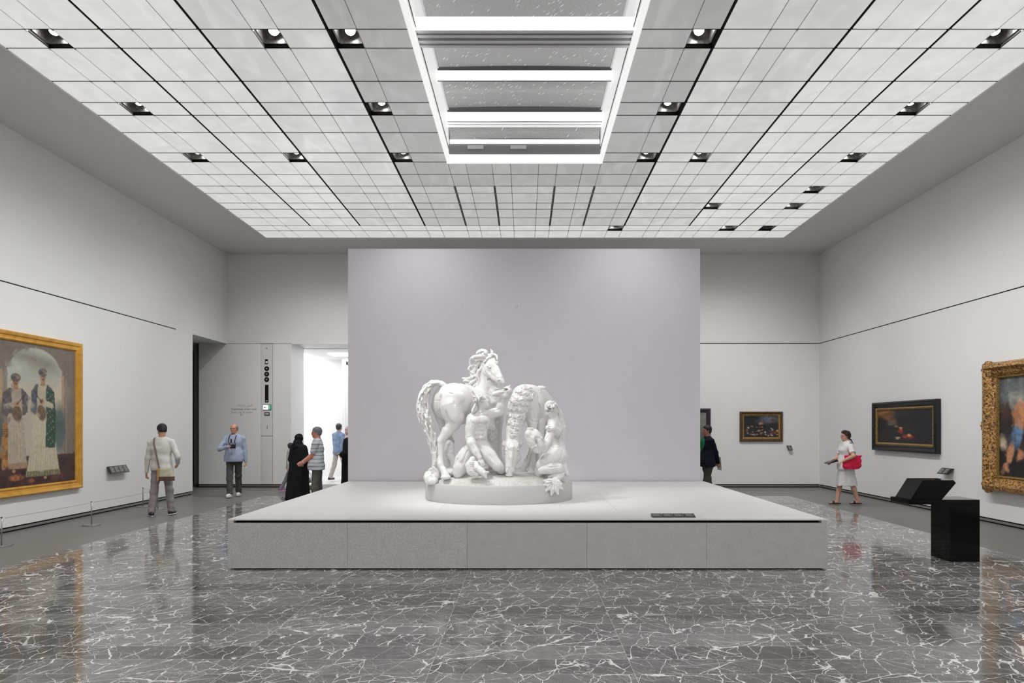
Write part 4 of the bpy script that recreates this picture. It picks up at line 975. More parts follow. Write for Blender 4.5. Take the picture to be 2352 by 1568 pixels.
# ------------------------------------------------------------------ people
SKIN = lambda n, c: mat('skin_'+n, c, .5, noise=.08, nscale=18)
def fold(f, amp, lo, hi, sc=(9, 7, 26), ph=0.):
    return f.wave(lo, hi, lambda X, Y, Z: amp*(np.sin(sc[0]*X+sc[2]*Z+2.2*np.sin(sc[1]*Y+ph)+ph)*np.sin(11*Y+5*Z+1.7*ph)+.6*np.sin(sc[2]*1.7*Z+9*X-7*Y+ph)))
def person(label, at, heading, H=1.72, skin=(.45, .25, .17), hair=(.02, .015, .012), top=None, bottom=None, shoe=None, feet=((.10, .10), (-.12, -.10)),
           hands=None, poles=None, curl=(.5, .5), look=0., nod=0., sleeve='long', belly=0., lean=0., fem=0., hairfn='short', build=1.0, lifts=(0, 0), shirt_hem=.47, extras=None, group='visitors in the gallery', toes=(0, 0)):
    root = empty('person', at, label, 'person', group); root.rotation_euler = (0, 0, heading)
    Hh = H; g = lambda x, y, z: np.array((x+lean*max(z-.5*Hh, 0), y, z), float)
    hipz, shz = .515*H, .800*H
    hipw, shw = .052*H, (.108-.012*fem)*H*build
    L1, L2 = .243*H, .235*H
    if hands is None: hands = [(.02, .19, .44*H), (.02, -.19, .44*H)]
    if poles is None: poles = [(-1, .3, 0), (-1, -.3, 0)]
    J = {}
    for i, q in ((0, 1), (1, -1)):
        hip = g(0, q*hipw, hipz); ank = np.array((feet[i][0], feet[i][1], .062+lifts[i]))
        knee, ank = ik(hip, ank, L1, L2, (1, .12*q, 0)); sh = g(-.005, q*shw, shz)
        el, wr = ik(sh, np.array(hands[i]), .172*H, .148*H, poles[i]); J[i] = (hip, knee, ank, sh, el, wr)
    lo = np.min([j for i in J for j in J[i]], 0)-.17; hi = np.max([j for i in J for j in J[i]], 0)+.17; lo[2] = -.005; hi[2] = H+.03
    hc = g(.02, 0, .933*H); hc[0] += lean*.1; lo = np.minimum(lo, hc-.16); hi = np.maximum(hi, hc+.16)
    cy, sn = math.cos(look), math.sin(look); R = frame3((cy*math.cos(nod), sn*math.cos(nod), -math.sin(nod)))
    f = Field(lo, hi, .0082); s = H/1.75; sb = s*build
    # --- body, one continuous surface
    T = [(.47, .085, .060), (.515, .092, .063), (.56, .088, .060), (.61, .080, .057), (.68, .088, .060), (.74, .097, .062), (.785, .100, .055), (.815, .085, .048), (.838, .050, .040), (.852, .033, .036)]
    def torso(ff, add, lo_=0, hi_=9, k=.03, extra=None):
        sec = []
        for z, rx, ry in T:
            if z < lo_ or z > hi_: continue
            zz = z*H; bl = belly*math.exp(-((z-.57)/.07)**2); c = g(bl*.5+(.012*fem if .7 < z < .76 else 0), 0, zz)
            a2 = add+(.013 if add > .012 and z < .65 else 0); sec.append((zz, c[0], c[1], (ry*H*build+bl*.5+a2), (rx*H*build+bl*.35+a2)))
        if extra: sec = extra+sec
        ff.loft(sec, p=2.3, k=k)
    torso(f, 0)
    hd = head_sdf(f, hc, R, s*.98, neck=g(-.012, 0, .83*H), nr=.056)
    for i, q in ((0, 1), (1, -1)):
        hip, knee, ank, sh, el, wr = J[i]
        f.cap(hip, knee, .078*sb, .052*sb, .03); c2 = knee+(ank-knee)*.3; f.cap(knee, c2, .050*sb, .052*sb, .02); f.cap(c2, ank, .052*sb, .034*sb, .02)
        ft = np.array((math.cos(toes[i]), math.sin(toes[i]), 0)); f.cap(ank-(0, 0, .022)-ft*.03, ank-(0, 0, .030)+ft*.13, .030, .022, .02)
        f.cap(g(-.01, q*.02, .845*H), sh, .040*sb, .050*sb, .03); f.cap(sh, el, .048*sb, .036*sb, .02); c2 = el+(wr-el)*.3; f.cap(el, c2, .036*sb, .038*sb, .015); f.cap(c2, wr, .038*sb, .025*sb, .015)
        d = unit(wr-el); n = unit(np.cross(d, (0, 0, 1)))*(-q) if abs(d[2]) > .5 else np.array((0, 0, 1.)); 
        if abs(d[2]) > .5: n = np.array((0, float(q), 0)); 
        hand_sdf(f, wr, d, n, (1 if abs(d[2]) > .5 else (1 if q < 0 else -1))*1.0 if abs(d[2]) <= .5 else q*-1.0 if d[2] < 0 else q, s, curl[i])
    skm = SKIN(label[:12], skin)
    b = obj('body', f.mesh('body'), skm, root)
    # --- eyes and brows
    for q in (-1, 1):
        bb = bmesh.new(); bmesh.ops.create_uvsphere(bb, u_segments=10, v_segments=8, radius=.0085*s); o = obj('eye', bb, mat('eye_dark', (.03, .02, .015), .2), b, Vector(hd(.070, q*.030, .004)))
        ff = Field(hd(.07, q*.03, .03)-.05, hd(.07, q*.03, .03)+.05, .004); ff.cap(hd(.083, q*.013, .026), hd(.073, q*.045, .026), .0045, .0035); obj('eyebrow', ff.mesh('eyebrow'), mat('hair_'+label[:10], hair, .6), b)
    ff = Field(hd(.085, 0, -.063)-.05, hd(.085, 0, -.063)+.05, .0035); ff.ell(hd(.0905, 0, -.057), (.007*s, .020*s, .004*s), R, .002); ff.ell(hd(.088, 0, -.069), (.007*s, .018*s, .005*s), R, .002); obj('lips', ff.mesh('lips'), mat('lips_'+label[:12], tuple(np.array(skin)*np.array((.72, .5, .5))), .45), b)
    # --- hair
    HM = mat('hair_'+label[:10], hair, .55, noise=.3, nscale=60)
    if hairfn in ('short', 'bob', 'balding'):
        ff = Field(hc-.19, hc+.19, .0075)
        if hairfn != 'balding': ff.ell(hd(-.020, 0, .040), np.array((.106, .088, .092))*s, R, .01)
        else: ff.ell(hd(-.026, 0, .016), np.array((.100, .088, .082))*s, R, .01)
        if hairfn == 'bob': ff.ell(hd(-.045, 0, -.005), np.array((.080, .088, .085))*s, R, .02); ff.cap(hd(.03, .04, .11), hd(.03, -.05, .10), .035, .03, .02)
        else: ff.ell(hd(-.05, 0, -.02), np.array((.062, .072, .060))*s, R, .02)
        ff.ell(hd(.085, 0, -.045), np.array((.085, .12, .105))*s, R, .015, 'sub')
        if hairfn == 'balding': ff.ell(hd(.035, 0, .075), np.array((.10, .052, .070))*s, R, .015, 'sub')
        ff.wave(hc-.19, hc+.19, lambda X, Y, Z: .0022*np.sin(170*X+9*np.sin(30*Z))*np.sin(150*Y+40*Z))
        obj('hair', ff.mesh('hair'), HM, root)
    # --- clothes
    if top is not None:
        ff = Field(lo, hi, .0095); hem = shirt_hem*H
        torso(ff, .016, .55, .86, k=.02, extra=[(hem, g(belly*.4, 0, hem)[0], 0, (.066*H*build+belly*.45+.022), (.092*H*build+belly*.3+.024)), (.53*H, g(belly*.45, 0, hem)[0], 0, (.066*H*build+belly*.5+.028), (.092*H*build+belly*.32+.030))])
        if fem: 
            for q in (-1, 1): ff.ell(g(.075*s, q*.065*s, .735*H), (.055, .055, .055), k=.04)
        for i in (0, 1):
            hip, knee, ank, sh, el, wr = J[i]; q = 1-2*i; ff.cap(g(-.01, q*.02, .845*H), sh, .052*sb, .054*sb, .03)
            if sleeve == 'long': ff.cap(sh, el, .055*sb, .051*sb, .025); ff.cap(el, wr-(wr-el)*.04, .051*sb, .037*sb, .015)
            else: f2 = Field(lo, hi, .0095); f2.cap(sh, el, .060*sb, .062*sb, 0); f2.trim(sh+(el-sh)*.72, el-sh, .12, .3); ff.d = np.minimum(ff.d, f2.d)
        fold(ff, .0035, lo, hi, ph=len(label))
        # neckline opening and clean hem
        ff.cap(g(.025, 0, .868*H), g(-.005, 0, .99*H), .050*s, .062*s, .008, 'sub')
        ff.d[:, :, :] = ff.d; ff.box
        zz = ff.ax[2]; inner = (hem-zz)[None, None, :].astype(np.float32)
        # only the torso ends at the hem: sleeves may hang lower, so cut inside a column
        cx = g(0, 0, hem)[0]; colm = (np.abs(ff.ax[1])[None, :, None] < .10*H*build+.02) & (np.abs(ff.ax[0]-cx)[:, None, None] < .10*H+belly)
        ff.d = np.where(colm, np.maximum(ff.d, inner), ff.d)
        obj('shirt', ff.mesh('shirt'), top, root)
        cf = Field(g(-.12, -.12, .80*H), g(.14, .12, .90*H), .006)
        cf.ell(g(.0, 0, .858*H), (.073*s, .069*s, .022), None, .004); cf.ell(g(.004, 0, .866*H), (.062*s, .058*s, .05), None, .003, 'sub')
        obj('collar', cf.mesh('collar'), top, bpy.data.objects[root.children[-1].name] if False else [o for o in root.children if o.name.startswith('shirt')][-1])
    if bottom is not None and bottom[0] == 'trousers':
        ff = Field(lo, hi, .0095); torso(ff, .008, .46, .575, k=.02)
        for i in (0, 1):
            hip, knee, ank, *_ = J[i]; ff.cap(hip, knee, .084*sb, .068*sb, .03); ff.cap(knee, ank+(knee-ank)*.05, .070*sb, .064*sb, .02)
            ff.trim(ank+(0, 0, -.012), ank-knee, .11, .2)
        fold(ff, .0045, lo, hi, (6, 9, 34), len(label)*.7)
        obj('trousers', ff.mesh('trousers'), bottom[1], root)
    if bottom is not None and bottom[0] == 'skirt':
        ff = Field(lo-.1, hi+.1, .0095); z1 = .575*H; z0 = bottom[2]*H; k0 = (J[0][1]+J[1][1])/2; a0 = (J[0][2]+J[1][2])/2
        ff.loft([(z0, (k0[0]*.6+a0[0]*.4), 0, bottom[3], bottom[4]), (.40*H, k0[0]*.4, 0, .175, .170), (.50*H, 0, 0, .140, .170), (z1, 0, 0, .105, .145)], p=2.2)
        ff.wave(lo-.1, hi+.1, lambda X, Y, Z: .006*np.clip((z1-Z)*2, 0, 1)*np.sin(np.arctan2(Y, X-.02)*9+3*Z)); obj('skirt', ff.mesh('skirt'), bottom[1], root)
    if shoe is not None:
        for i in (0, 1):
            hip, knee, ank, *_ = J[i]; ft = np.array((math.cos(toes[i]), math.sin(toes[i]), 0)); R2 = frame3(ft); tl = lifts[i]
            z0 = ank[2]-.062; c = np.array((ank[0], ank[1], z0)); ff = Field(c-.26, c+.26, .007); q = lambda x, y, z: c+R2@np.array((x, y, z))
            if shoe[0] == 'sandal': ff.ell(q(.045, 0, .012), (.135, .046, .016), R2, .005); ff.cap(q(.09, .045, .03), q(.09, -.045, .03), .016, .016, .01); ff.cap(q(.08, .03, .05), q(.08, -.03, .05), .018, .018, .01)
            else: ff.ell(q(.075, 0, .030), (.105, .046, .042), R2, .02); ff.ell(q(-.025, 0, .038), (.062, .040, .045), R2, .02); ff.cap(q(-.005, 0, .05), q(-.01, 0, .085), .046, .043, .02)
            ff.ell(q(.045, 0, .008), (.140, .049, .014), R2, .006); ff.cut_below(z0+.001)
            o = obj('shoe', ff.mesh('shoe'), shoe[1], root)
            if len(shoe) > 2:
                ff = Field(c-.26, c+.26, .006); ff.ell(q(.045, 0, .006), (.146, .053, .017), R2, .004); ff.cut_below(z0+.0008); obj('sole', ff.mesh('sole'), shoe[2], o)
    return root, J, g, hd, R, s
def cloth(name, col, rough=.8, **k): return mat(name, col, rough, noise=k.get('noise', .2), nscale=k.get('nscale', 9), bump=.0006, bscale=180, spec=.2)
def striped():
    t = NT('striped_shirt_cloth'); tc = t.n('TexCoord').outputs['Object']; sp_ = t.n('SeparateXYZ', Vector=tc)
    z = t.math('ADD', sp_.outputs[2], t.math('MULTIPLY', t.n('TexNoise', Vector=tc, Scale=4.0).outputs['Fac'], .03))
    a = t.math('PINGPONG', z, .036); c = t.ramp(t.math('DIVIDE', a, .036), [(.0, srgb(96, 108, 140)), (.14, srgb(110, 122, 150)), (.22, srgb(206, 208, 214)), (.55, srgb(214, 214, 216)), (.62, srgb(150, 146, 140)), (.72, srgb(212, 212, 214))])
    t.set(Base_Color=c, Roughness=.8); return t.m
def strap(name, pts, w, th, m, parent):
    """flat ribbon along points: w wide, th thick"""
    b = bmesh.new(); pts = [Vector(p[0]) for p in pts], [Vector(p[1]) for p in pts]; P0, N0 = pts; rr = []
    for i, p in enumerate(P0):
        d = (P0[min(i+1, len(P0)-1)]-P0[max(i-1, 0)]).normalized(); n = N0[i].normalized(); s_ = d.cross(n).normalized()
        rr.append([b.verts.new(p+s_*w/2*a+n*th*c) for a, c in ((-1, 0), (1, 0), (1, 1), (-1, 1))])
    for a, c in zip(rr[:-1], rr[1:]):
        for k in range(4): b.faces.new((a[k], a[(k+1) % 4], c[(k+1) % 4], c[k]))
    b.faces.new(rr[0][::-1]); b.faces.new(rr[-1]); bmesh.ops.recalc_face_normals(b, faces=b.faces[:]); return obj(name, b, m, parent)
def glasses(hd, s, parent, col=(.03, .02, .02)):
    m = mat('glasses_frame', col, .3)
    g_ = []
    for q in (-1, 1):
        g_ += [tube('glasses', [Vector(hd(.094, q*.033+.021*math.cos(t), .002+.015*math.sin(t))) for t in np.linspace(0, 2*math.pi, 13)], .002, m, None, 5)]
        g_ += [tube('glasses', [Vector(hd(.092, q*.054, .006)), Vector(hd(.05, q*.078, .008)), Vector(hd(-.01, q*.083, .008))], .002, m, None, 5)]
    g_ += [tube('glasses', [Vector(hd(.094, .012, .006)), Vector(hd(.098, 0, .009)), Vector(hd(.094, -.012, .006))], .002, m, None, 5)]
    b = bmesh.new()
    for o in g_: b.from_mesh(o.data); bpy.data.objects.remove(o)
    return obj('glasses', b, m, parent)

# 1 the man in the white sweater with a shoulder bag, seen from behind, at the left wall
x1 = Vector(((371-CX)/F*12.55, 12.55, 0))
r, J, g, hd, R, s = person('man seen from behind in white sweater and grey trousers at the left wall', x1, math.radians(97), 1.68, skin=srgb(196, 150, 120), hair=(.012, .010, .012),
    top=cloth('white_sweater', srgb(222, 219, 215)), bottom=('trousers', cloth('mauve_grey_trousers', srgb(158, 150, 152))), shoe=('s', mat('black_sneaker', (.012, .012, .013), .4), mat('sneaker_sole', (.75, .75, .75), .5)),
    feet=((-.10, .135), (.12, -.125)), hands=((.02, .27, .80), (.17, -.22, .95)), poles=((-1, .6, 0), (-1, -.7, -.3)), look=.65, nod=.5, build=1.02, belly=.01, toes=(.5, -.1), shirt_hem=.50)
hip = g(0, 0, .5)
bagm = cloth('canvas_bag', srgb(206, 200, 176), noise=.35, nscale=14)
ff = Field((-.36, -.36, .60), (.06, .06, .98), .007); ff.loft([(.665, -.17, -.155, .055, .125), (.75, -.165, -.15, .062, .125), (.88, -.165, -.15, .045, .115)], p=4, k=.01); 
bag = obj('shoulder_bag', ff.mesh('shoulder_bag'), bagm, r)
ff = Field((-.36, -.36, .60), (.06, .06, .86), .007); ff.loft([(.655, -.170, -.155, .058, .129), (.735, -.167, -.153, .066, .129)], p=4, k=.01); obj('bag_base', ff.mesh('bag_base'), cloth('bag_brown_base', srgb(112, 84, 78)), bag)
ff = Field((-.30, -.10, .60), (.0, .12, .98), .006); ff.loft([(.66, -.172, -.018, .050, .022), (.88, -.168, -.018, .040, .022)], p=4, k=.01); obj('bag_side', ff.mesh('bag_side'), cloth('bag_tan_side', srgb(186, 150, 92)), bag)
strap('bag_strap', [((-.175, -.03, .88), (-1, 0, 0)), ((-.160, -.0, .98), (-1, 0, 0)), ((-.145, .03, 1.10), (-1, 0, 0)), ((-.135, .055, 1.22), (-1, 0, 0)), ((-.125, .085, 1.33), (-1, 0, .3)), ((-.07, .10, 1.415), (-.5, 0, 1)), ((.0, .10, 1.44), (0, 0, 1)), ((.07, .07, 1.40), (1, 0, 1))], .030, .006, cloth('strap_grey_brown', srgb(132, 122, 112)), bag)
# 2 the man in the blue shirt holding a camera, walking towards the viewer
x2 = Vector(((538-CX)/F*15.87, 15.87, 0))
r, J, g, hd, R, s = person('man in pale blue shirt holding a camera, walking past the back wall', x2, math.radians(-84), 1.70, skin=srgb(206, 146, 124), hair=srgb(120, 104, 96),
    top=cloth('pale_blue_shirt', srgb(166, 176, 198)), bottom=('trousers', cloth('dark_grey_jeans', srgb(82, 82, 80))), shoe=('s', mat('white_sneaker', (.72, .72, .72), .5), mat('white_sole', (.6, .6, .6), .5)),
    feet=((-.20, .045), (.22, -.03)), hands=((.02, .27, .79), (.235, -.06, 1.17)), poles=((-1, .6, 0), (-.5, -1.4, -.5)), look=-.12, nod=.0, build=1.07, belly=.065, hairfn='balding', shirt_hem=.485, curl=(.9, 1.0), toes=(.1, -.05))
glasses(hd, s, [o for o in r.children if o.name.startswith('body')][0])
BC = mat('camera_black', (.012, .012, .014), .35)
b = bmesh.new(); box(b, .225, .275, -.015, .105, 1.135, 1.215, bev=.006); cyl(b, (.27, .05, 1.17), (.33, .05, 1.17), .032, n=20); box(b, .232, .265, .02, .075, 1.213, 1.232, bev=.003); cmr = obj('camera', b, BC, r)
for q, y0, y1 in ((1, .105, .075), (-1, -.012, -.070)):
    strap('camera_strap', [((.235, y0, 1.20), (1, 0, 0)), ((.20, y1*.95, 1.29), (1, 0, 0)), ((.155, y1, 1.38), (1, 0, .2)), ((.07, y1, 1.435), (.5, 0, 1)), ((-.02, y1*.9, 1.45), (-.3, 0, 1))], .018, .004, BC, cmr)
b = bmesh.new(); box(b, .172, .185, -.028, .002, 1.26, 1.35); o = obj('sunglasses', b, BC, r)
b = bmesh.new(); box(b, .03, .036, .245, .29, .675, .725); obj('folded_leaflet', b, WHITE, r)
# 3 the child walking behind the woman in black
r, J, g, hd, R, s = person('child in pale top and purple shoes walking behind the woman in black', Vector(((667-CX)/F*17.2, 17.2, 0)), math.radians(35), 1.22, skin=srgb(190, 140, 120), hair=(.03, .02, .02),
    top=cloth('pale_child_top', srgb(200, 200, 200)), bottom=('trousers', cloth('grey_child_leggings', srgb(120, 120, 124))), shoe=('s', mat('purple_shoe', srgb(132, 96, 128), .5), mat('pink_sole', srgb(196, 150, 170), .5)),
    feet=((.16, .06), (-.24, -.06)), lifts=(0, .03), hands=((.16, .15, .62), (-.10, -.2, .60)), build=.95)
# 4 the woman in a black abaya
def abaya(label, at, heading, H, m, veil_back=True, lean_=0., face=None, wid=1.0):
    root = empty('person', at, label, 'person', 'visitors in the gallery'); root.rotation_euler = (0, 0, heading)
    f = Field((-.3, -.25, 0), (.35, .25, H+.02), .0085); hc = np.array((.02, 0, .925*H)); R = frame3((1, 0, -.12)); s = H/1.7
    for q in (-1, 1):
        f.cap((0, q*.08, .50*H), (.03, q*.085, .27*H), .075, .05, .03); f.cap((.03, q*.085, .27*H), (0, q*.09, .06), .05, .033, .02); f.cap((0, q*.09, .04), (.13, q*.10, .03), .03, .022, .01)
        f.cap((0, q*.15, .80*H), (.0, q*.21, .62*H), .045, .035, .03); f.cap((.0, q*.21, .62*H), (.17, q*.12, .60*H), .035, .024, .02); hand_sdf(f, (.17, q*.12, .60*H), (.9, -q*.45, 0), (0, 0, 1), -q, s, .5)
    f.loft([(.47*H, 0, 0, .10, .15), (.61*H, 0, 0, .095, .13), (.74*H, 0, 0, .105, .155), (.81*H, 0, 0, .075, .13), (.84*H, 0, 0, .05, .06)], k=.03)
    hd = head_sdf(f, hc, R, s*.95, neck=(-.01, 0, .82*H)); body = obj('body', f.mesh('body'), SKIN(label[:9], face or srgb(196, 150, 126)), root)
    for q in (-1, 1):
        bb = bmesh.new(); bmesh.ops.create_uvsphere(bb, u_segments=10, v_segments=8, radius=.008*s); obj('eye', bb, MATS['eye_dark'], body, Vector(hd(.068, q*.030, .004)))
    f = Field((-.45*wid-.1, -.5, 0), (.45*wid+.1, .5, H+.05), .0105)
    f.loft([(.012, -.03, 0, .27*wid, .25*wid), (.25*H, -.02, 0, .225*wid, .225*wid), (.47*H, 0, 0, .19*wid, .225*wid), (.62*H, 0, 0, .165*wid, .225*wid), (.76*H, 0, 0, .145, .205), (.815*H, 0, 0, .11, .16), (.85*H, 0, 0, .075, .085)], p=2.1, k=.02)
    for q in (-1, 1): f.cap((0, q*.16, .79*H), (.0, q*.235, .61*H), .075, .075, .05); f.cap((.0, q*.235, .61*H), (.15, q*.13, .59*H), .07, .06, .04)
    f.wave((-.6, -.5, 0), (.6, .5, .8*H), lambda X, Y, Z: .011*np.clip((.8*H-Z)*1.6, 0, 1)*np.sin(np.arctan2(Y, X)*11+2*Z+1.5*np.sin(4*Z)))
    robe = obj('robe', f.mesh('robe'), m, root)
    f = Field((-.3, -.3, .6*H), (.3, .3, H+.06), .0085); g2 = lambda x, y, z: hc+R@(np.array((x, y, z))*s)
    f.ell(g2(-.018, 0, .032), (.112*s, .096*s, .108*s), R, .02); f.ell(g2(-.03, 0, -.04), (.09*s, .085*s, .10*s), R, .04); f.cap(g2(-.02, 0, -.08), (-.01, 0, .83*H), .080, .095, .04); f.ell((0, 0, .80*H), (.13, .175, .075), k=.06)
    f.cap((-.06, 0, .84*H), (-.10, 0, .70*H), .09, .07, .05)
    f.ell(g2(.10, 0, -.012), (.062*s, .056*s, .078*s), R, .012, 'sub')
    f.wave((-.3, -.3, .6*H), (.3, .3, H+.06), lambda X, Y, Z: .004*np.sin(60*Z+14*X+3*np.sin(20*Y)))
    obj('headscarf', f.mesh('headscarf'), m, root); return root
ABY = cloth('black_robe_cloth', (.008, .008, .010), .75, noise=.3)
abaya('woman in long black robe and headscarf, seen from behind beside a stroller', Vector(((686-CX)/F*15.3, 15.3, 0)), math.radians(60), 1.47, ABY)
# 5 the man in the striped shirt, facing left
r, J, g, hd, R, s = person('grey-haired man with glasses and striped short-sleeved shirt, facing left', Vector(((729-CX)/F*13.7, 13.7, 0)), math.radians(-172), 1.625, skin=srgb(205, 138, 118), hair=srgb(112, 114, 118),
    top=striped(), bottom=('trousers', cloth('grey_green_trousers', srgb(104, 104, 100))), shoe=('s', mat('brown_shoe', (.06, .04, .03), .5)),
    feet=((.03, .11), (-.05, -.10)), hands=((.27, .06, .915), (.30, -.02, .93)), poles=((-1, .5, -.4), (-1, -.5, -.4)), sleeve='short', belly=.05, build=1.08, nod=.05, look=.1, curl=(.6, .6), shirt_hem=.475)
glasses(hd, s, [o for o in r.children if o.name.startswith('body')][0], (.02, .02, .02))
w_ = J[0][5]; e_ = J[0][4]; d_ = unit(w_-e_); b = bmesh.new(); cyl(b, w_-d_*.035, w_-d_*.012, .034, n=16); obj('wristwatch', b, ALU, r)
# stroller between them
sr = empty('stroller', Vector(((711-CX)/F*15.9, 15.9, 0)), 'pale folding stroller with small wheels between the black-robed woman and striped man', 'stroller')
sr.rotation_euler = (0, 0, math.radians(8))
GW = mat('stroller_frame', (.6, .6, .6), .4); GD = mat('stroller_tyre', (.12, .12, .12), .6)
for x, y in ((-.20, -.2), (-.20, .2), (.20, -.2), (.20, .2)):
    b = bmesh.new(); cyl(b, (x, y-.012, .075), (x, y+.012, .075), .075, n=24); o = obj('wheel', b, GD, sr); b = bmesh.new(); cyl(b, (x, y-.016, .075), (x, y+.016, .075), .045, n=20); obj('hub', b, GW, o)
for y in (-.2, .2):
    tube('frame_bar', [(.20, y, .09), (.05, y, .42), (-.18, y, .78), (-.26, y, .88)], .011, GW, sr); tube('frame_bar', [(-.20, y, .09), (-.02, y, .36), (.14, y, .58)], .011, GW, sr)
tube('handle', [(-.26, -.2, .88), (-.26, .2, .88)], .014, GD, sr); tube('axle', [(-.2, -.2, .09), (-.2, .2, .09)], .008, GD, sr); tube('axle', [(.2, -.2, .09), (.2, .2, .09)], .008, GD, sr)
f = Field((-.3, -.25, .2), (.3, .25, .75), .012); f.ell((.02, 0, .40), (.19, .17, .07), frame3((1, 0, .25)), .03); f.ell((-.13, 0, .56), (.05, .17, .20), frame3((1, 0, .5)), .03); f.ell((.05, 0, .44), (.16, .13, .05), frame3((1, 0, .25)), .02, 'sub'); obj('seat', f.mesh('seat'), cloth('stroller_cloth', srgb(208, 208, 206)), sr)
f = Field((-.2, -.2, .13), (.2, .2, .3), .012); f.ell((0, 0, .21), (.15, .16, .05), k=.02); obj('basket', f.mesh('basket'), cloth('basket_cloth', srgb(150, 150, 150)), sr)
# 6 walking away in the bright room
r, J, g, hd, R, s = person('man in blue and white jacket walking away in the bright far room', Vector(((778-CX)/F*20.5, 20.5, 0)), math.radians(62), 1.72, skin=srgb(190, 150, 130), hair=(.05, .05, .05),
    top=cloth('blue_grey_jacket', srgb(150, 172, 205), noise=.45, nscale=5), bottom=('trousers', cloth('pale_trousers', srgb(196, 192, 186))), shoe=('s', mat('dark_shoe', (.03, .03, .03), .5)),
    feet=((-.26, .09), (.24, -.09)), lifts=(.05, 0), hands=((.12, .24, .82), (-.14, -.24, .84)), look=.2)
# 7 woman in black robe with pale face at the partition's left edge
wr_ = abaya('woman in black robe and pink scarf half hidden by the left partition edge', Vector(((803-CX)/F*16.4, 16.4, 0)), math.radians(170), 1.64, ABY, face=srgb(214, 160, 150), wid=.9)
for o in wr_.children:
    if o.name.startswith('headscarf'): o.data = o.data.copy(); o.data.materials.clear(); o.data.materials.append(cloth('pink_white_scarf', srgb(216, 190, 190)))
# 8 dark-jacketed man behind the right edge of the partition
r, J, g, hd, R, s = person('man in dark navy sweater and grey trousers half hidden by the partition, hands behind back', Vector(((1625-CX)/F*14.55, 14.55, 0)), math.radians(190), 1.66, skin=srgb(178, 122, 98), hair=(.012, .010, .010),
    top=cloth('navy_black_sweater', (.010, .011, .022)), bottom=('trousers', cloth('charcoal_trousers', srgb(76, 76, 76))), shoe=('s', mat('black_shoe', (.02, .02, .02), .5)),
    feet=((.10, .09), (-.16, -.09)), hands=((-.24, .03, .84), (-.22, -.05, .86)), poles=((-1, 1, 0), (-1, -1, 0)), curl=(.9, .9), nod=.05, build=1.1, belly=.04, shirt_hem=.475)
f = Field((.02, -.14, 1.02), (.25, .14, 1.42), .008); f.ell((.095, 0, 1.25), (.060, .095, .15), None, .01); obj('green_shirt_front', f.mesh('green_shirt_front'), cloth('green_cloth', srgb(34, 122, 84)), r)
b = bmesh.new(); prism(b, [(-.235, .72), (-.33, .70), (-.31, .98), (-.255, 1.0)], 1, -.02, -.012); o = obj('booklet', b, mat('booklet_grey', srgb(150, 148, 146), .5), r)
b = bmesh.new(); prism(b, [(-.24, .88), (-.30, .90), (-.29, .985), (-.25, .99)], 1, -.028, -.0205); obj('booklet_cover', b, BC, o)
# 9 woman with the red bag
r, J, g, hd, R, s = person('woman in white top and skirt walking left with a red shoulder bag', Vector(((1944-CX)/F*14.25, 14.25, 0)), math.radians(180), 1.545, skin=srgb(208, 158, 138), hair=(.035, .018, .016),
    top=cloth('white_tee', srgb(228, 226, 224), noise=.1), bottom=('skirt', cloth('white_skirt', srgb(224, 222, 220), noise=.12), .262, .215, .175), shoe=('sandal', mat('black_sandal', (.015, .015, .015), .4)),
    feet=((-.22, .06), (.17, -.06)), lifts=(.0, 0), hands=((.20, .27, .93), (.27, -.10, .915)), poles=((-1, 1.3, -.3), (-1, -.8, -.3)), sleeve='short', fem=1, hairfn='bob', build=1.12, belly=.035, curl=(.8, .9), shirt_hem=.48, nod=.08, toes=(0, 0))
glasses(hd, s, [o for o in r.children if o.name.startswith('body')][0], (.08, .03, .03))
RED = cloth('red_bag_cloth', srgb(232, 44, 84), .6, noise=.15)
f = Field((-.34, .10, .60), (.30, .44, 1.16), .007); f.loft([(.765, .0, .225, .155, .045), (.83, -.005, .225, .185, .062), (.93, -.02, .22, .185, .055), (1.045, -.035, .215, .175, .032)], p=2.8, k=.01); f.wave((-.34, .10, .60), (.26, .44, 1.08), lambda X, Y, Z: .004*np.sin(30*X+20*Z)*np.sin(38*Z-9*X))
bag = obj('red_bag', f.mesh('red_bag'), RED, r)
tube('bag_handle', [(.05, .225, 1.035), (.04, .205, 1.12), (.035, .19, 1.22), (.005, .16, 1.30), (-.03, .15, 1.305), (-.05, .18, 1.22), (-.065, .215, 1.12), (-.08, .24, 1.035)], .006, cloth('handle_brown', srgb(70, 40, 36)), bag)
b = bmesh.new(); prism(b, [(.19, .915), (.40, .86), (.405, .868), (.22, .955)], 1, -.16, .06); obj('tablet', b, BC, r)
f = Field(hd(-.22, -.06, -.2), hd(-.22, -.06, -.2)+.2, .006)
tube('hair_ribbon', [Vector(hd(-.07, 0, -.07)), Vector(hd(-.12, .01, -.10)), Vector(hd(-.15, .0, -.16)), Vector(hd(-.17, .02, -.21))], [.016, .013, .010, .004], BC, [o for o in r.children if o.name.startswith('hair')][0])
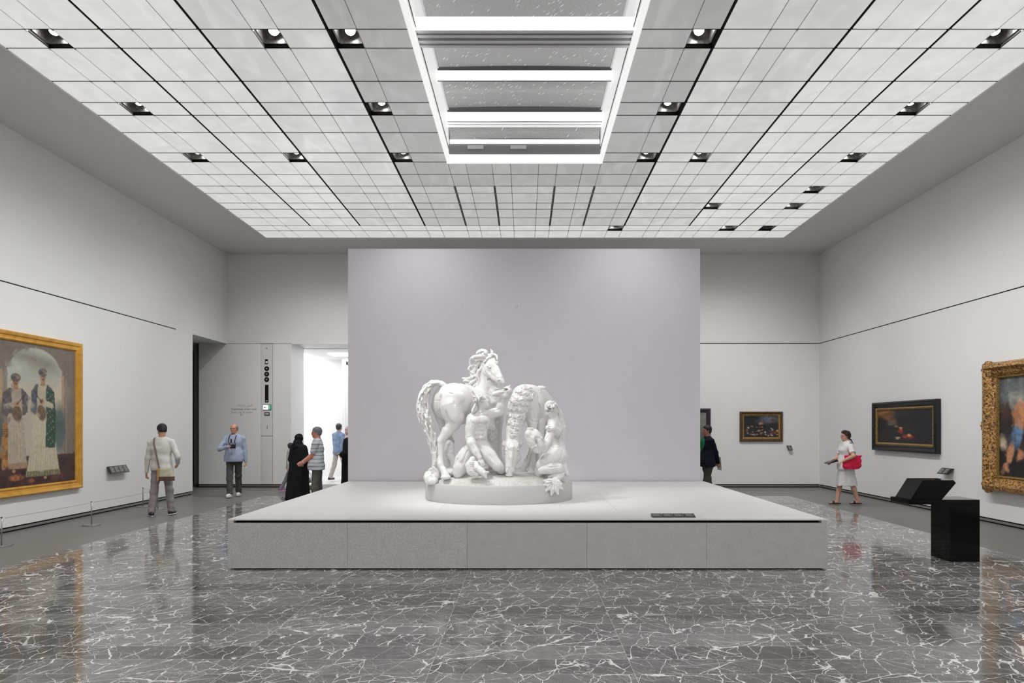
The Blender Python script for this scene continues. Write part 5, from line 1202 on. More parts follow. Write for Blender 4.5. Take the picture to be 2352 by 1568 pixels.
# ------------------------------------------------------------------ the marble group
YC = 10.1; UU = YC/F/3.919
def C3(u, v, d): return np.array(P(930+u/3.919, 780+v/3.919, YC+d))
class Carve:
    """sculpting in units of the reference drawing: u right, v down, d metres of depth, r in u"""
    def __init__(s, name, u0, u1, v0, v1, d0, d1, h=.0072):
        s.name = name; k = 1+d1/YC+.01
        lo = np.minimum(C3(u0, v1, d0), C3(u0, v1, d1)); hi = np.maximum(C3(u1, v0, d0), C3(u1, v0, d1)); lo[1], hi[1] = YC+d0, YC+d1
        s.f = Field(lo, hi, h)
    def ch(s, pts, k=18, op='add'):
        q = [(*C3(*p[:3]), p[3]*UU) for p in pts]; s.f.chain(q, k*UU, op); return s
    def el(s, u, v, d, ru, rd, rv, k=18, op='add', rot=0, fw=None):
        """ellipsoid, radii across (u), in depth (metres) and vertical (u); rot = in-plane angle"""
        R = None
        if rot: c, si = math.cos(rot), math.sin(rot); R = np.array(((c, 0, -si), (0, 1, 0), (si, 0, c)), float)
        s.f.ell(C3(u, v, d), (ru*UU, rd, rv*UU), R, k*UU, op); return s
    def noise(s, amp, fx, seed=0):
        f = s.f; lo = f.lo; hi = f.lo+f.h*f.n
        f.wave(lo, hi, lambda X, Y, Z: amp*(np.sin(fx*X+seed+2*np.sin(.7*fx*Z))*np.sin(fx*.9*Y+1.3*seed)*np.sin(fx*1.1*Z+.5*seed))); return s
    def out(s, name, m, parent):
        me = s.f.mesh(name)
        return rel(obj(name, me, m), parent)
def _depth(s, u, v):
    """depth of the carved surface nearest the viewer at (u, v)"""
    f = s.f; d0 = f.lo[1]-YC; d1 = d0+f.h*(f.n[1]-1); D = np.arange(d0, d1, f.h*.5)
    Q = np.array([C3(u, v, d) for d in (d0, d1)]); T = (D-d0)/(d1-d0); W = Q[0]+(Q[1]-Q[0])*T[:, None]
    I = np.clip(np.round((W-f.lo)/f.h).astype(int), 0, f.n-1); val = f.d[I[:, 0], I[:, 1], I[:, 2]]; k = np.argmax(val < 0)
    return D[k] if val[k] < 0 else None
def _on(s, pts, k=4, op='add', lift=0.):
    """lines (u, v, r) laid on the surface as it stands"""
    out = []
    for u, v, r in pts:
        d = s.depth(u, v)
        if d is None:
            if len(out) > 1: s.ch(out, k, op)
            out = []; continue
        if out and abs(d-out[-1][2]) > .06:
            if len(out) > 1: s.ch(out, k, op)
            out = []
        out.append((u, v, d-lift, r))
    if len(out) > 1: s.ch(out, k, op)
    return s
Carve.depth = _depth; Carve.on = _on
def dense(pts, m=4):
    out = []
    for a, b in zip(pts[:-1], pts[1:]):
        for i in range(m): t = i/m; out.append(tuple(a[j]+(b[j]-a[j])*t for j in range(3)))
    return out+[pts[-1]]
def crescents(c, u, v, R, n=3, th=6.5, a0=-2.9, span=2.6, lift=.006, sy=.8, dirn=1):
    for i in range(n):
        r = R*(1-i*.30)
        c.on([(u+dirn*r*math.cos(a0+span*j/7), v+i*R*.12+r*sy*math.sin(a0+span*j/7), th*(1-.35*abs(j/3.5-1))) for j in range(8)], 3, 'add', lift)
        c.on([(u+dirn*(r-th*1.5)*math.cos(a0+span*j/7), v+i*R*.12+(r-th*1.5)*sy*math.sin(a0+span*j/7), 2.6) for j in range(8)], 2, 'sub', .004)
def curl(c, pts, r0, r1=None, k=6, waves=0, amp=0):
    """lock of hair: smooth curve through the points (u,v,d), tapering"""
    r1 = r0*.45 if r1 is None else r1; P0 = np.array(pts, float); n = len(P0); t = np.linspace(0, n-1, (n-1)*6+1); out = []
    for x in t:
        i = min(int(x), n-2); f = x-i; p0, p1, p2, p3 = P0[max(i-1, 0)], P0[i], P0[i+1], P0[min(i+2, n-1)]
        q = .5*((2*p1)+(-p0+p2)*f+(2*p0-5*p1+4*p2-p3)*f*f+(-p0+3*p1-3*p2+p3)*f**3)
        if waves: tg = unit((p2-p1)*np.array((1, 1, 600))); q = q+np.array((-tg[1], tg[0], 0))*amp*math.sin(x/(n-1)*waves*2*math.pi)
        out.append((*q, r0+(r1-r0)*x/(n-1)))
    c.ch(out, k)
def scurl(c, u, v, d, r, turns=1.2, a0=0., th=7, sgn=1):
    """round curl of hair, a small spiral"""
    n = 9; pts = [(u+sgn*math.cos(a0+2*math.pi*turns*i/n)*r*(1-.75*i/n), v+math.sin(a0+2*math.pi*turns*i/n)*r*(1-.75*i/n), d-.012*i/n, th*(1-.4*i/n)) for i in range(n+1)]
    c.ch(pts, 4)
def marble_white():
    t = NT('white_statue_marble'); tc = t.n('TexCoord').outputs['Object']
    n = t.n('TexNoise', Vector=tc, Scale=2.5, Detail=5.0).outputs['Fac']; n2 = t.n('TexNoise', Vector=tc, Scale=7.0, Detail=8.0, Distortion=2.0).outputs['Fac']
    c = t.mix(t.ramp(n, [(.3, 0.), (.7, 1.)]), (.74, .735, .725), (.83, .827, .82)); c = t.mix(t.ramp(n2, [(.49, 0.), (.5, .22), (.51, 0.)]), c, (.55, .54, .52))
    t.set(Base_Color=c, Roughness=.42); t.bsdf.inputs['Specular IOR Level'].default_value = .4; return t.m
SM = marble_white()
def rockmat():
    t = NT('pitted_rock_marble'); tc = t.n('TexCoord').outputs['Object']
    v = t.n('TexNoise', Vector=tc, Scale=110.0, Detail=4.0).outputs['Fac']; n = t.n('TexNoise', Vector=tc, Scale=5.0, Detail=4.0).outputs['Fac']
    c = t.mix(t.ramp(n, [(.4, 0.), (.6, 1.)]), (.62, .60, .56), (.72, .71, .69)); c = t.mix(t.ramp(v, [(.34, .7), (.42, 0.)]), c, (.2, .185, .17))
    t.set(Base_Color=c, Roughness=.7); t.bump(v, .8, .006); return t.m
RM = rockmat()
BM = stone('oval_base_stone', (.62, .615, .61), (.60, .595, .59), (.58, .575, .57), .4, .5)
ECX, ECY, EA, EB = -.38, 10.15, 1.088, .925
sg = empty('sculpture_group', (ECX, ECY, ZT), 'white marble group of two horses and two kneeling men on an oval base', 'sculpture')
b = bmesh.new(); N = 96
ring = lambda z, o=0: [b.verts.new((ECX+(EA-o)*math.cos(2*math.pi*i/N), ECY+(EB-o)*math.sin(2*math.pi*i/N), z)) for i in range(N)]
rs = [ring(ZT+.0006, .004), ring(ZT+.006), ring(ZT+.250), ring(ZT+.256, .004), ring(ZT+.258, .02)]
for a, c in zip(rs[:-1], rs[1:]):
    for i in range(N): b.faces.new((a[i], a[(i+1) % N], c[(i+1) % N], c[i])).smooth = True
b.faces.new(rs[0][::-1]); b.faces.new(rs[-1]); rel(obj('oval_base', b, BM), sg)
# rocky ground
f = Field((ECX-1.1, ECY-.95, .80), (ECX+1.1, ECY+.95, 1.10), .012)
f.loft([(.82, ECX, ECY, EA-.07, EB-.07), (.90, ECX, ECY+.02, EA-.13, EB-.14), (.95, ECX-.02, ECY+.1, EA-.25, EB-.32), (.99, ECX, ECY+.15, EA-.5, EB-.5)], p=2.1)
f.wave((-9, 0, 0), (9, 20, 9), lambda X, Y, Z: .016*np.sin(9*X+3*np.sin(7*Y))*np.sin(11*Y+4*X)+.008*np.sin(31*X+9*Y)*np.sin(37*Y-8*X+20*Z)+.004*np.sin(83*X)*np.sin(77*Y)*np.sin(90*Z))
rel(obj('rocky_ground', f.mesh('rocky_ground'), RM), sg)

# ---- standing horse
h = Carve('h', 90, 990, 60, 1260, -.72, .75)
h.ch([(425, 560, -.22, 160), (560, 590, .0, 148), (700, 570, .30, 138)], 30)
h.el(450, 545, -.34, 150, .20, 150, 30); h.el(345, 565, -.24, 98, .16, 145, 22)
h.ch([(500, 640, -.1, 120), (680, 650, .25, 110)], 30)
h.el(560, 470, .02, 60, .12, 60, 50)
# near hind leg
h.ch([(430, 610, -.36, 125), (448, 700, -.40, 84), (430, 765, -.40, 58), (392, 820, -.40, 44), (345, 885, -.40, 32), (326, 915, -.40, 30), (324, 960, -.40, 25), (320, 1080, -.42, 23), (320, 1118, -.44, 28), (342, 1168, -.47, 25)], 14)
h.el(312, 905, -.385, 20, .03, 34, 10); h.ch([(345, 1165, -.48, 26), (366, 1222, -.52, 34)], 6); h.el(368, 1236, -.53, 44, .07, 22, 6)
h.ch([(352, 800, -.36, 16), (318, 890, -.36, 14)], 16)       # achilles tendon
h.el(440, 640, -.52, 48, .05, 90, 40, rot=.3); h.el(380, 600, -.46, 45, .05, 110, 36, rot=-.1); h.ch([(322, 430, -.50, 10), (316, 520, -.47, 13), (325, 640, -.44, 11), (345, 720, -.42, 9)], 18, 'sub')
h.ch([(520, 640, -.34, 12), (470, 740, -.46, 8)], 22, 'sub')
# far hind leg
h.ch([(310, 600, -.18, 74), (328, 700, -.16, 50), (350, 790, -.14, 38), (395, 880, -.10, 30), (415, 915, -.10, 29), (412, 960, -.10, 25), (402, 1090, -.12, 23), (404, 1130, -.14, 27), (425, 1200, -.18, 28)], 12)
h.el(430, 1225, -.2, 38, .06, 24, 6)
# chest, neck
h.el(765, 560, .30, 118, .19, 150, 30); h.el(810, 640, .25, 78, .12, 90, 26)
h.ch([(705, 500, .28, 128), (735, 410, .28, 108), (742, 320, .26, 86), (735, 240, .24, 68), (735, 195, .22, 54)], 24)
h.ch([(800, 400, .20, 20), (790, 470, .14, 22), (800, 560, .12, 24)], 30); h.ch([(850, 380, .24, 6), (842, 440, .2, 6)], 12)
for k in range(4): h.ch([(735+12*k, 365-6*k, .12, 3), (800-6*k, 330+14*k, .12, 4)], 10, 'sub')
# head, three quarter view to the right and forward
h.ch([(765, 195, .17, 54), (785, 240, .11, 50), (822, 300, .04, 38), (858, 352, -.02, 30), (872, 372, -.04, 27)], 16)
h.el(752, 262, .13, 46, .08, 60, 18, rot=-.2); h.ch([(745, 290, .12, 34), (805, 345, .03, 22), (855, 382, -.02, 20)], 14)
h.ch([(800, 180, .10, 16), (842, 270, .0, 12), (868, 330, -.05, 12)], 14)
h.el(766, 240, .045, 22, .02, 13, 8); h.el(765, 250, .035, 14, .020, 10, 3); h.el(765, 256, .025, 16, .012, 4, 2, 'sub'); h.ch([(742, 236, .05, 8), (770, 222, .04, 9), (790, 236, .035, 7)], 6)
h.el(832, 212, .03, 15, .02, 11, 8); h.ch([(815, 200, .03, 7), (838, 196, .02, 7)], 6)
h.el(838, 345, -.075, 9, .02, 14, 3, 'sub', rot=.5); h.el(884, 325, -.06, 7, .02, 11, 3, 'sub'); h.ch([(828, 330, -.06, 6), (836, 362, -.07, 6), (852, 358, -.085, 6)], 5); h.ch([(838, 372, -.05, 3.5), (870, 388, -.085, 3.5)], 3, 'sub'); h.el(882, 384, -.055, 18, .025, 16, 6)
h.ch([(790, 270, .0, 3), (815, 310, -.05, 3)], 10, 'sub')
h.ch([(797, 150, .15, 17), (786, 112, .15, 13), (772, 84, .15, 4)], 6); h.ch([(790, 135, .12, 6), (779, 100, .12, 4)], 4, 'sub'); h.ch([(735, 150, .2, 14), (722, 105, .2, 4)], 6)
# front legs
h.ch([(835, 620, .28, 62), (845, 720, .30, 42), (842, 800, .30, 33), (840, 868, .30, 32), (842, 900, .30, 29), (848, 960, .30, 22), (852, 1050, .30, 21), (862, 1092, .29, 26), (885, 1135, .26, 24)], 14); h.el(895, 1170, .24, 36, .06, 30, 6)
h.ch([(770, 660, .22, 50), (775, 780, .24, 34), (770, 860, .25, 30), (772, 960, .25, 22), (770, 1080, .25, 22), (780, 1140, .24, 28)], 12)
# tail
tail = [(372, 432, -.30, 28), (335, 405, -.31, 32), (290, 388, -.31, 34), (245, 392, -.31, 38), (205, 430, -.31, 42), (176, 500, -.31, 44), (162, 590, -.31, 46), (166, 680, -.31, 52), (195, 765, -.31, 50), (232, 850, -.31, 46), (256, 940, -.31, 42), (266, 1030, -.31, 34), (268, 1120, -.31, 30), (255, 1200, -.31, 34)]
h.ch([(p[0], p[1], p[2], p[3]*.72) for p in tail], 10)
rg = random.Random(3)
for k in range(26):
    a = math.pi*2*k/26; i0 = rg.randint(1, 5); i1 = min(i0+rg.randint(4, 8), len(tail)-1); ph = rg.random()*6
    pts = [(tail[i][0]+math.cos(a+.35*i)*tail[i][3]*.85*(1+.15*math.sin(1.8*i+ph)), tail[i][1]+3*math.sin(3*i+ph), tail[i][2]+math.sin(a+.35*i)*tail[i][3]*UU*.85) for i in range(i0, i1+1)]
    curl(h, pts, 12, 6, 4, waves=2.2, amp=7)
# mane and forelock
for pts, r in (([(745, 160, .16), (680, 150, .12), (615, 158, .12), (588, 205, .14), (612, 258, .16), (650, 250, .18)], 17), ([(700, 175, .14), (640, 185, .13), (618, 225, .15), (640, 270, .17)], 13),
               ([(700, 150, .15), (655, 125, .15), (690, 95, .14), (735, 108, .13), (722, 140, .12)], 17), ([(740, 120, .14), (700, 128, .11), (715, 155, .10)], 12),
               ([(650, 240, .2), (598, 285, .17), (606, 330, .15), (565, 352, .14), (520, 348, .13)], 19), ([(640, 300, .2), (598, 370, .16), (550, 365, .13), (528, 372, .12)], 13),
               ([(665, 200, .17), (622, 290, .15), (640, 350, .15), (592, 392, .14), (590, 428, .14)], 16), ([(670, 330, .18), (648, 390, .16), (615, 420, .15), (600, 455, .14)], 15), ([(655, 270, .17), (665, 330, .16), (620, 372, .14), (565, 402, .13), (545, 398, .13)], 13),
               ([(690, 250, .16), (650, 310, .13), (668, 372, .13), (640, 430, .13)], 13), ([(590, 240, .14), (572, 262, .13), (590, 276, .13)], 10),
               ([(755, 140, .12), (800, 132, .09), (828, 150, .06), (832, 180, .04)], 13), ([(760, 160, .10), (730, 185, .09), (712, 205, .09)], 12), ([(780, 150, .10), (745, 165, .08), (735, 180, .08)], 10), ([(690, 400, .15), (640, 450, .12), (600, 470, .1)], 13)):
    curl(h, pts, r, r*.5, 5)
# straps over the back
for k in range(3): h.ch([(470+14*k, 402-4*k, -.20+.02*k, 5), (540+14*k, 422, -.20, 6), (590+10*k, 470-4*k, -.20, 6), (618+10*k, 520-6*k, -.17, 6)], 4)
h.ch([(640, 440, .16, 6), (700, 490, .13, 7), (760, 540, .09, 7)], 4)
for pts in ([(330, 430, 3), (322, 560, 4), (330, 660, 4)], [(250, 545, 2), (320, 550, 2.5)], [(262, 650, 2), (326, 655, 2.5)], [(395, 480, 2), (470, 500, 2), (520, 470, 2)], [(500, 560, 2), (540, 610, 2)],
            [(470, 700, 4), (520, 650, 3)], [(352, 890, 3), (342, 930, 3)], [(400, 700, 3), (385, 760, 4)], [(300, 1190, 3), (340, 1185, 3)], [(700, 470, 3), (760, 500, 3), (810, 540, 3)], [(690, 300, 2.5), (730, 380, 2.5), (800, 420, 2.5)]):
    h.on(dense(pts), 6, 'sub', 0)
for k in range(5): h.on(dense([(440-16*k, 560+20*k, 2), (455-20*k, 700+14*k, 2)], 6), 16, 'sub', -.001)
h.el(430, 660, h.depth(430, 660), 30, .012, 60, 26, rot=.25); h.el(500, 520, h.depth(500, 520), 40, .012, 34, 26)
for a, r in (((700, 235), 3), ((712, 330), 3)):
    h.on(dense([(a[0], a[1], r), (a[0]+20, a[1]+60, r), (a[0]+70, a[1]+110, r)]), 8, 'sub')
rg = random.Random(21)
for k in range(34):      # deep wavy strands of the tail
    i0 = rg.randint(2, 8); L = rg.randint(3, 5); o_ = rg.uniform(-.85, .85); ph = rg.random()*6; pp = []
    for j in range(i0, min(i0+L, len(tail)-1)):
        for q_ in range(4):
            t_ = q_/4; a, b_ = tail[j], tail[j+1]; w_ = a[3]+(b_[3]-a[3])*t_; x_ = o_*w_+.28*w_*math.sin(1.9*(j+t_)+ph); pp.append((a[0]+(b_[0]-a[0])*t_+x_, a[1]+(b_[1]-a[1])*t_, 6.5 if k % 2 else 4))
    h.on(pp, 4, 'add' if k % 2 else 'sub', .004 if k % 2 else 0)
for u, v, R in ((600, 190, 30), (625, 245, 24), (590, 300, 22), (660, 130, 26), (700, 120, 22), (630, 340, 20), (560, 380, 16)): crescents(h, u, v, R, 2, 5, rg.uniform(-3.4, -2.2), 2.8)
h.out('standing_horse', SM, sg)

# ---- support behind the men: tree stump with drapery, rocks at the left corner
t_ = Carve('t', 150, 1240, 780, 1330, -.80, .45, .009)
t_.ch([(800, 850, .10, 34), (800, 1000, .10, 38), (810, 1190, .10, 60)], 20); t_.el(788, 850, .07, 54, .07, 74, 12)
for k in range(9): t_.on(dense([(754+11*k, 800, 3), (750+12*k, 850, 4), (744+13*k, 900, 3)]), 3, 'sub' if k % 2 else 'add')
t_.ch([(740, 920, -.05, 14), (800, 1000, -.05, 16), (850, 1100, -.05, 20)], 10)
t_.el(402, 990, -.22, 46, .07, 88, 14); t_.ch([(430, 1060, -.22, 30), (470, 1200, -.25, 50)], 20); t_.el(400, 1190, -.30, 70, .14, 38, 20)
t_.ch([(1128, 1000, -.12, 14), (1105, 1080, -.12, 22), (1050, 1180, -.10, 34), (1010, 1215, -.1, 34)], 14)
t_.noise(.006, 45)
t_.out('tree_stump', SM, sg)
c = Carve('c', 140, 380, 1130, 1340, -.72, -.1)
c.el(215, 1245, -.40, 44, .10, 55, 12, rot=.3); c.el(250, 1270, -.44, 50, .08, 34, 12); c.el(205, 1215, -.38, 28, .07, 30, 8)
for k in range(6): c.ch([(228+7*k, 1165+9*k, -.40, 5), (262+8*k, 1150+10*k, -.42, 6), (296+2*k, 1172+8*k, -.42, 4)], 4)
c.ch([(235, 1180, -.36, 26), (290, 1215, -.38, 30), (240, 1260, -.4, 34)], 8); c.noise(.004, 60, 2)
for k in range(7): c.on(dense([(182+12*k, 1205, 3), (188+11*k, 1240, 3.5), (196+9*k, 1285, 3)]), 3, 'sub')
c.out('scallop_shell', SM, sg)

# ---- man with raised arm, kneeling
m1 = Carve('m1', 400, 1010, 400, 1280, -.92, .15, .0068)
R1 = frame3((.86, -.36, .38), (-.2, 0, 1))
hc = C3(690, 556, -.45); hd1 = head_sdf(m1.f, hc, R1, .95, neck=C3(682, 668, -.42), nr=.054)
m1.el(672, 745, -.42, 92, .115, 88, 26, rot=-.1); m1.el(668, 850, -.42, 72, .095, 88, 26); m1.el(650, 950, -.38, 84, .13, 76, 30)
m1.ch([(618, 700, -.43, 46), (680, 672, -.42, 40), (745, 678, -.38, 42)], 22)
m1.el(640, 728, -.535, 46, .035, 34, 14, rot=.15); m1.el(712, 720, -.525, 44, .035, 34, 14, rot=-.2)
m1.ch([(676, 700, -.55, 3), (672, 790, -.55, 3.5), (662, 930, -.53, 3)], 12, 'sub')
for k in range(3):
    for sgn in (-1, 1): m1.el(666+sgn*21, 805+38*k, -.508, 19, .016, 16, 7)
for k in range(4): m1.ch([(735-2*k, 770+22*k, -.46, 5), (705-2*k, 790+22*k, -.505, 4)], 6)
m1.ch([(600, 905, -.44, 4), (650, 930, -.52, 4), (720, 905, -.46, 4)], 10, 'sub')
m1.ch([(672, 668, -.5, 4), (620, 690, -.5, 6)], 5); m1.ch([(692, 668, -.5, 4), (745, 668, -.46, 6)], 5)      # collar bones
# lowered arm to the fish
m1.ch([(602, 715, -.46, 48), (590, 800, -.50, 43), (583, 880, -.53, 36)], 14); m1.el(600, 760, -.52, 38, .05, 58, 14); m1.ch([(583, 885, -.53, 36), (600, 935, -.57, 40), (640, 1010, -.62, 31), (672, 1062, -.66, 22)], 14)
w1 = C3(676, 1070, -.66); hand_sdf(m1.f, w1, C3(706, 1125, -.70)-w1, np.array((.45, -.8, .35)), 1, .95, .55)
# raised arm
m1.ch([(752, 682, -.38, 46), (800, 660, -.36, 42), (848, 648, -.36, 37)], 14); m1.ch([(850, 648, -.36, 38), (868, 590, -.38, 36), (878, 545, -.40, 26), (884, 520, -.41, 22)], 12)
w2 = C3(884, 520, -.41); hand_sdf(m1.f, w2, C3(905, 455, -.44)-w2, np.array((.5, -.8, -.2)), 1, .95, .7)
# legs
m1.ch([(610, 960, -.36, 76), (545, 1060, -.42, 70), (500, 1150, -.46, 56), (478, 1195, -.46, 46)], 24); m1.ch([(480, 1200, -.44, 44), (560, 1215, -.1, 34), (600, 1220, .05, 24)], 14)
m1.ch([(690, 970, -.38, 70), (760, 1050, -.46, 60), (828, 1128, -.52, 48)], 20); m1.ch([(830, 1130, -.52, 46), (870, 1165, -.42, 40), (850, 1205, -.2, 28)], 12); m1.ch([(700, 1010, -.5, 8), (790, 1105, -.58, 6)], 18)
m1.ch([(520, 985, -.46, 10), (470, 1060, -.50, 14), (450, 1150, -.50, 16)], 8); m1.ch([(560, 990, -.5, 10), (500, 1090, -.54, 12)], 8)
# hair: rows of short curls and a lock on the neck
rg = random.Random(5)
for k in range(46):
    th = rg.uniform(.15, 1.5); ph = rg.uniform(0, 2*math.pi); a = np.array((-.02+.098*math.sin(th)*math.cos(ph), .080*math.sin(th)*math.sin(ph), .032+.088*math.cos(th)))
    if a[0] > .055 and a[2] < .09: continue
    f_ = m1.f; p0 = hc+R1@(a*.95); f_.ell(p0, (.016, .015, .014), None, .003)
    t1_ = unit(np.cross(a, (0, .3, 1))+.4*np.array((rg.random(), rg.random(), 0))); f_.cap(p0, p0+R1@t1_*.026, .009, .006, .003)
for k in range(7): curl(m1, [(650-6*k, 560+10*k, -.47), (632-4*k, 590+10*k, -.50), (648-2*k, 620+4*k, -.50), (630, 645, -.47)], 10, 6, 3)
rg = random.Random(8)
for k in range(30): crescents(m1, rg.uniform(618, 700), rg.uniform(478, 560), rg.uniform(11, 17), 2, 4.2, rg.uniform(-3.2, 3.2), 3.4, .007, .9)
for k in range(9): m1.on([(640-4*k, 575+9*k, 4), (626-3*k, 595+9*k, 5), (636-3*k, 615+8*k, 3)], 3, 'add', .006)
for pts in ([(600, 745, 3), (640, 762, 3.5), (675, 752, 3)], [(675, 752, 3), (712, 758, 3.5), (752, 735, 3)], [(610, 905, 2.5), (655, 915, 3), (720, 900, 2.5)], [(576, 690, 3), (590, 740, 3), (575, 800, 3)], [(735, 790, 3), (725, 850, 3)],
            [(640, 940, 3), (690, 985, 3)], [(560, 1000, 4), (520, 1120, 4)], [(760, 1035, 4), (835, 1120, 3)], [(560, 880, 2.5), (600, 870, 2.5)], [(600, 950, 3), (650, 1050, 3)], [(800, 640, 3), (860, 625, 3)], [(620, 640, 3), (680, 665, 3), (730, 645, 3)]):
    m1.on(dense(pts), 7, 'sub')
m1.out('kneeling_man', SM, sg)
# shell held up by the raised hand
c = Carve('c', 770, 1000, 400, 580, -.62, -.2, .0062)
c.el(850, 478, -.42, 66, .07, 30, 10, rot=.25); c.el(925, 462, -.42, 46, .06, 38, 12, rot=-.4); c.el(900, 506, -.42, 46, .06, 30, 12)
for k in range(7): c.ch([(812+22*k, 452-9*abs(k-3)+(8 if k < 3 else -10), -.44, 9), (850+10*k, 500, -.47, 5)], 4)
c.el(870, 455, -.44, 70, .05, 14, 8, 'sub', rot=.1); c.ch([(880, 512, -.49, 3), (925, 500, -.49, 3)], 3, 'sub'); c.out('shell', SM, sg)
# sea creature under the lowered hand
c = Carve('c', 530, 800, 1040, 1270, -.96, -.5, .0062)
c.ch([(610, 1075, -.66, 26), (580, 1130, -.68, 34), (595, 1180, -.70, 36), (640, 1205, -.72, 30)], 8); c.ch([(640, 1110, -.70, 20), (650, 1150, -.74, 26), (690, 1180, -.78, 27), (712, 1205, -.80, 24)], 8)
c.ch([(712, 1200, -.80, 24), (728, 1235, -.82, 12)], 6); c.ch([(735, 1195, -.80, 12), (752, 1190, -.80, 8)], 4); c.el(700, 1188, -.86, 5, .01, 6, 2, 'sub')
for k in range(8): c.on([(560+3*k, 1092+16*k, 4), (578+3*k, 1104+16*k, 5), (600+4*k, 1106+15*k, 5), (622+5*k, 1098+14*k, 3)], 3, 'add', .004); c.on([(562+3*k, 1100+16*k, 2.5), (580+3*k, 1112+16*k, 2.5), (602+4*k, 1113+15*k, 2.5)], 2, 'sub', .003)
for k in range(7): c.on([(636+11*k, 1142+8*k, 2.5), (652+9*k, 1126+9*k, 3), (664+9*k, 1118+9*k, 2.5)], 2, 'sub', .002)
c.out('sea_creature', SM, sg)

# ---- drinking horse, seen from the front
h = Carve('h', 850, 1400, 370, 1270, -.80, .98)
h.ch([(1140, 570, .02, 128), (1190, 585, .35, 140), (1222, 590, .75, 132)], 34); h.el(1200, 500, .35, 70, .3, 70, 40); h.ch([(1200, 640, .1, 100), (1240, 660, .7, 110)], 30)
h.el(1135, 640, -.04, 84, .14, 120, 26); h.el(1185, 620, .02, 40, .10, 130, 22)
h.ch([(1118, 505, -.02, 96), (1062, 505, -.10, 92), (1022, 600, -.18, 90), (995, 710, -.26, 78), (980, 810, -.32, 66), (970, 890, -.36, 58), (966, 930, -.38, 56)], 26)
h.ch([(1085, 470, -.06, 62), (1160, 470, .05, 60)], 30)
# head
h.ch([(966, 945, -.40, 62), (964, 1010, -.43, 60), (958, 1080, -.46, 50), (948, 1140, -.49, 38), (942, 1188, -.50, 34)], 18)
h.ch([(1000, 1000, -.38, 38), (1008, 1060, -.39, 32), (985, 1110, -.42, 26)], 16); h.ch([(925, 1000, -.36, 34), (918, 1050, -.38, 26)], 16)
h.ch([(962, 960, -.52, 16), (956, 1060, -.55, 16), (946, 1140, -.555, 15)], 16)
for u in (914, 1014): h.el(u, 1010, -.475, 13, .022, 16, 6); h.ch([(u-10, 992, -.49, 7), (u+10, 988, -.49, 8)], 6)
h.el(968, 1174, -.55, 15, .02, 19, 6); h.el(918, 1178, -.55, 13, .02, 17, 6); h.el(969, 1177, -.575, 8, .02, 11, 3, 'sub'); h.el(917, 1182, -.575, 6, .02, 10, 3, 'sub')
h.el(938, 1218, -.50, 34, .05, 14, 6); h.ch([(905, 1212, -.56, 3), (970, 1210, -.56, 3)], 3, 'sub'); h.ch([(935, 1070, -.58, 3), (930, 1130, -.6, 3)], 12, 'sub')
h.ch([(908, 955, -.38, 18), (886, 940, -.40, 16), (893, 912, -.42, 6)], 6); h.ch([(1022, 955, -.38, 18), (1044, 935, -.40, 17), (1040, 905, -.42, 6)], 6); h.ch([(1040, 945, -.43, 6), (1040, 915, -.44, 4)], 4, 'sub')
# legs
h.ch([(1150, 730, -.06, 54), (1146, 820, -.08, 36), (1144, 880, -.09, 30), (1143, 915, -.09, 31), (1142, 960, -.09, 24), (1142, 1080, -.09, 23), (1140, 1120, -.10, 29), (1138, 1165, -.13, 30)], 14); h.el(1138, 1205, -.14, 42, .07, 34, 6)
h.ch([(1215, 740, .05, 50), (1218, 860, .05, 32), (1205, 1000, .05, 26), (1205, 1150, .05, 30)], 14); h.el(1205, 1200, .04, 40, .07, 34, 6)
h.ch([(1280, 700, .65, 70), (1290, 850, .65, 40), (1270, 1000, .65, 28), (1280, 1180, .65, 34)], 14); h.ch([(1170, 700, .7, 60), (1160, 860, .7, 36), (1170, 1180, .7, 30)], 14)
# chest groove and the girth strap
h.ch([(1172, 440, -.10, 3), (1196, 520, -.14, 3.5), (1212, 620, -.14, 4), (1218, 720, -.10, 5)], 4, 'sub')
for k in range(3): h.ch([(1185+16*k, 440, -.04+.02*k, 4), (1220+18*k, 500, -.02+.03*k, 5), (1245+16*k, 570, .0+.03*k, 5)], 4)
rg = random.Random(9)
for k in range(16): a = k/15; h.el(1196+60*a+rg.uniform(-6, 6), 455+120*a+rg.uniform(-8, 8), -.075+.04*a, 8, .015, 8, 3)
for k in range(7): scurl(h, 1200+10*k, 430+rg.uniform(-4, 6), .1, 12, 1, rg.random()*6, 6)
# mane: rows of crescent curls down the neck
ctr = [(1085, 440, -.17), (1130, 455, -.12), (1050, 490, -.22), (1095, 500, -.18), (1010, 470, -.17), (985, 520, -.20), (1040, 545, -.27), (1000, 585, -.27), (1065, 590, -.25), (1020, 640, -.31), (985, 640, -.30), (1050, 650, -.29), (960, 560, -.2), (1000, 700, -.34), (1045, 710, -.31), (990, 755, -.37), (950, 700, -.3), (985, 815, -.40), (982, 860, -.42), (1120, 540, -.14), (1075, 545, -.24), (940, 640, -.24)]
for i, (u, v, d) in enumerate(ctr):
    crescents(h, u, v, 36 if i % 2 == 0 else 28, 3, 7, -2.9+.35*math.sin(i*1.7), 2.7, .010, .85)
for i, (u, v) in enumerate(((1000, 770), (972, 790), (1015, 815), (968, 835), (1000, 860), (975, 880), (1010, 735), (965, 735), (1025, 780), (955, 765))): crescents(h, u, v, 27, 3, 6.5, -2.9+.4*math.sin(2.3*i), 2.8, .010, .9)
for u, v in ((1130, 520), (1150, 480), (1105, 600), (1085, 640), (1070, 690), (1060, 740), (945, 600), (935, 680), (930, 740)):
    for k in range(3): h.on([(u+8*k, v-26, 4), (u+12*k-2, v-10, 6), (u+8*k+4, v+8, 6), (u+10*k-4, v+28, 3)], 3, 'add', .006)
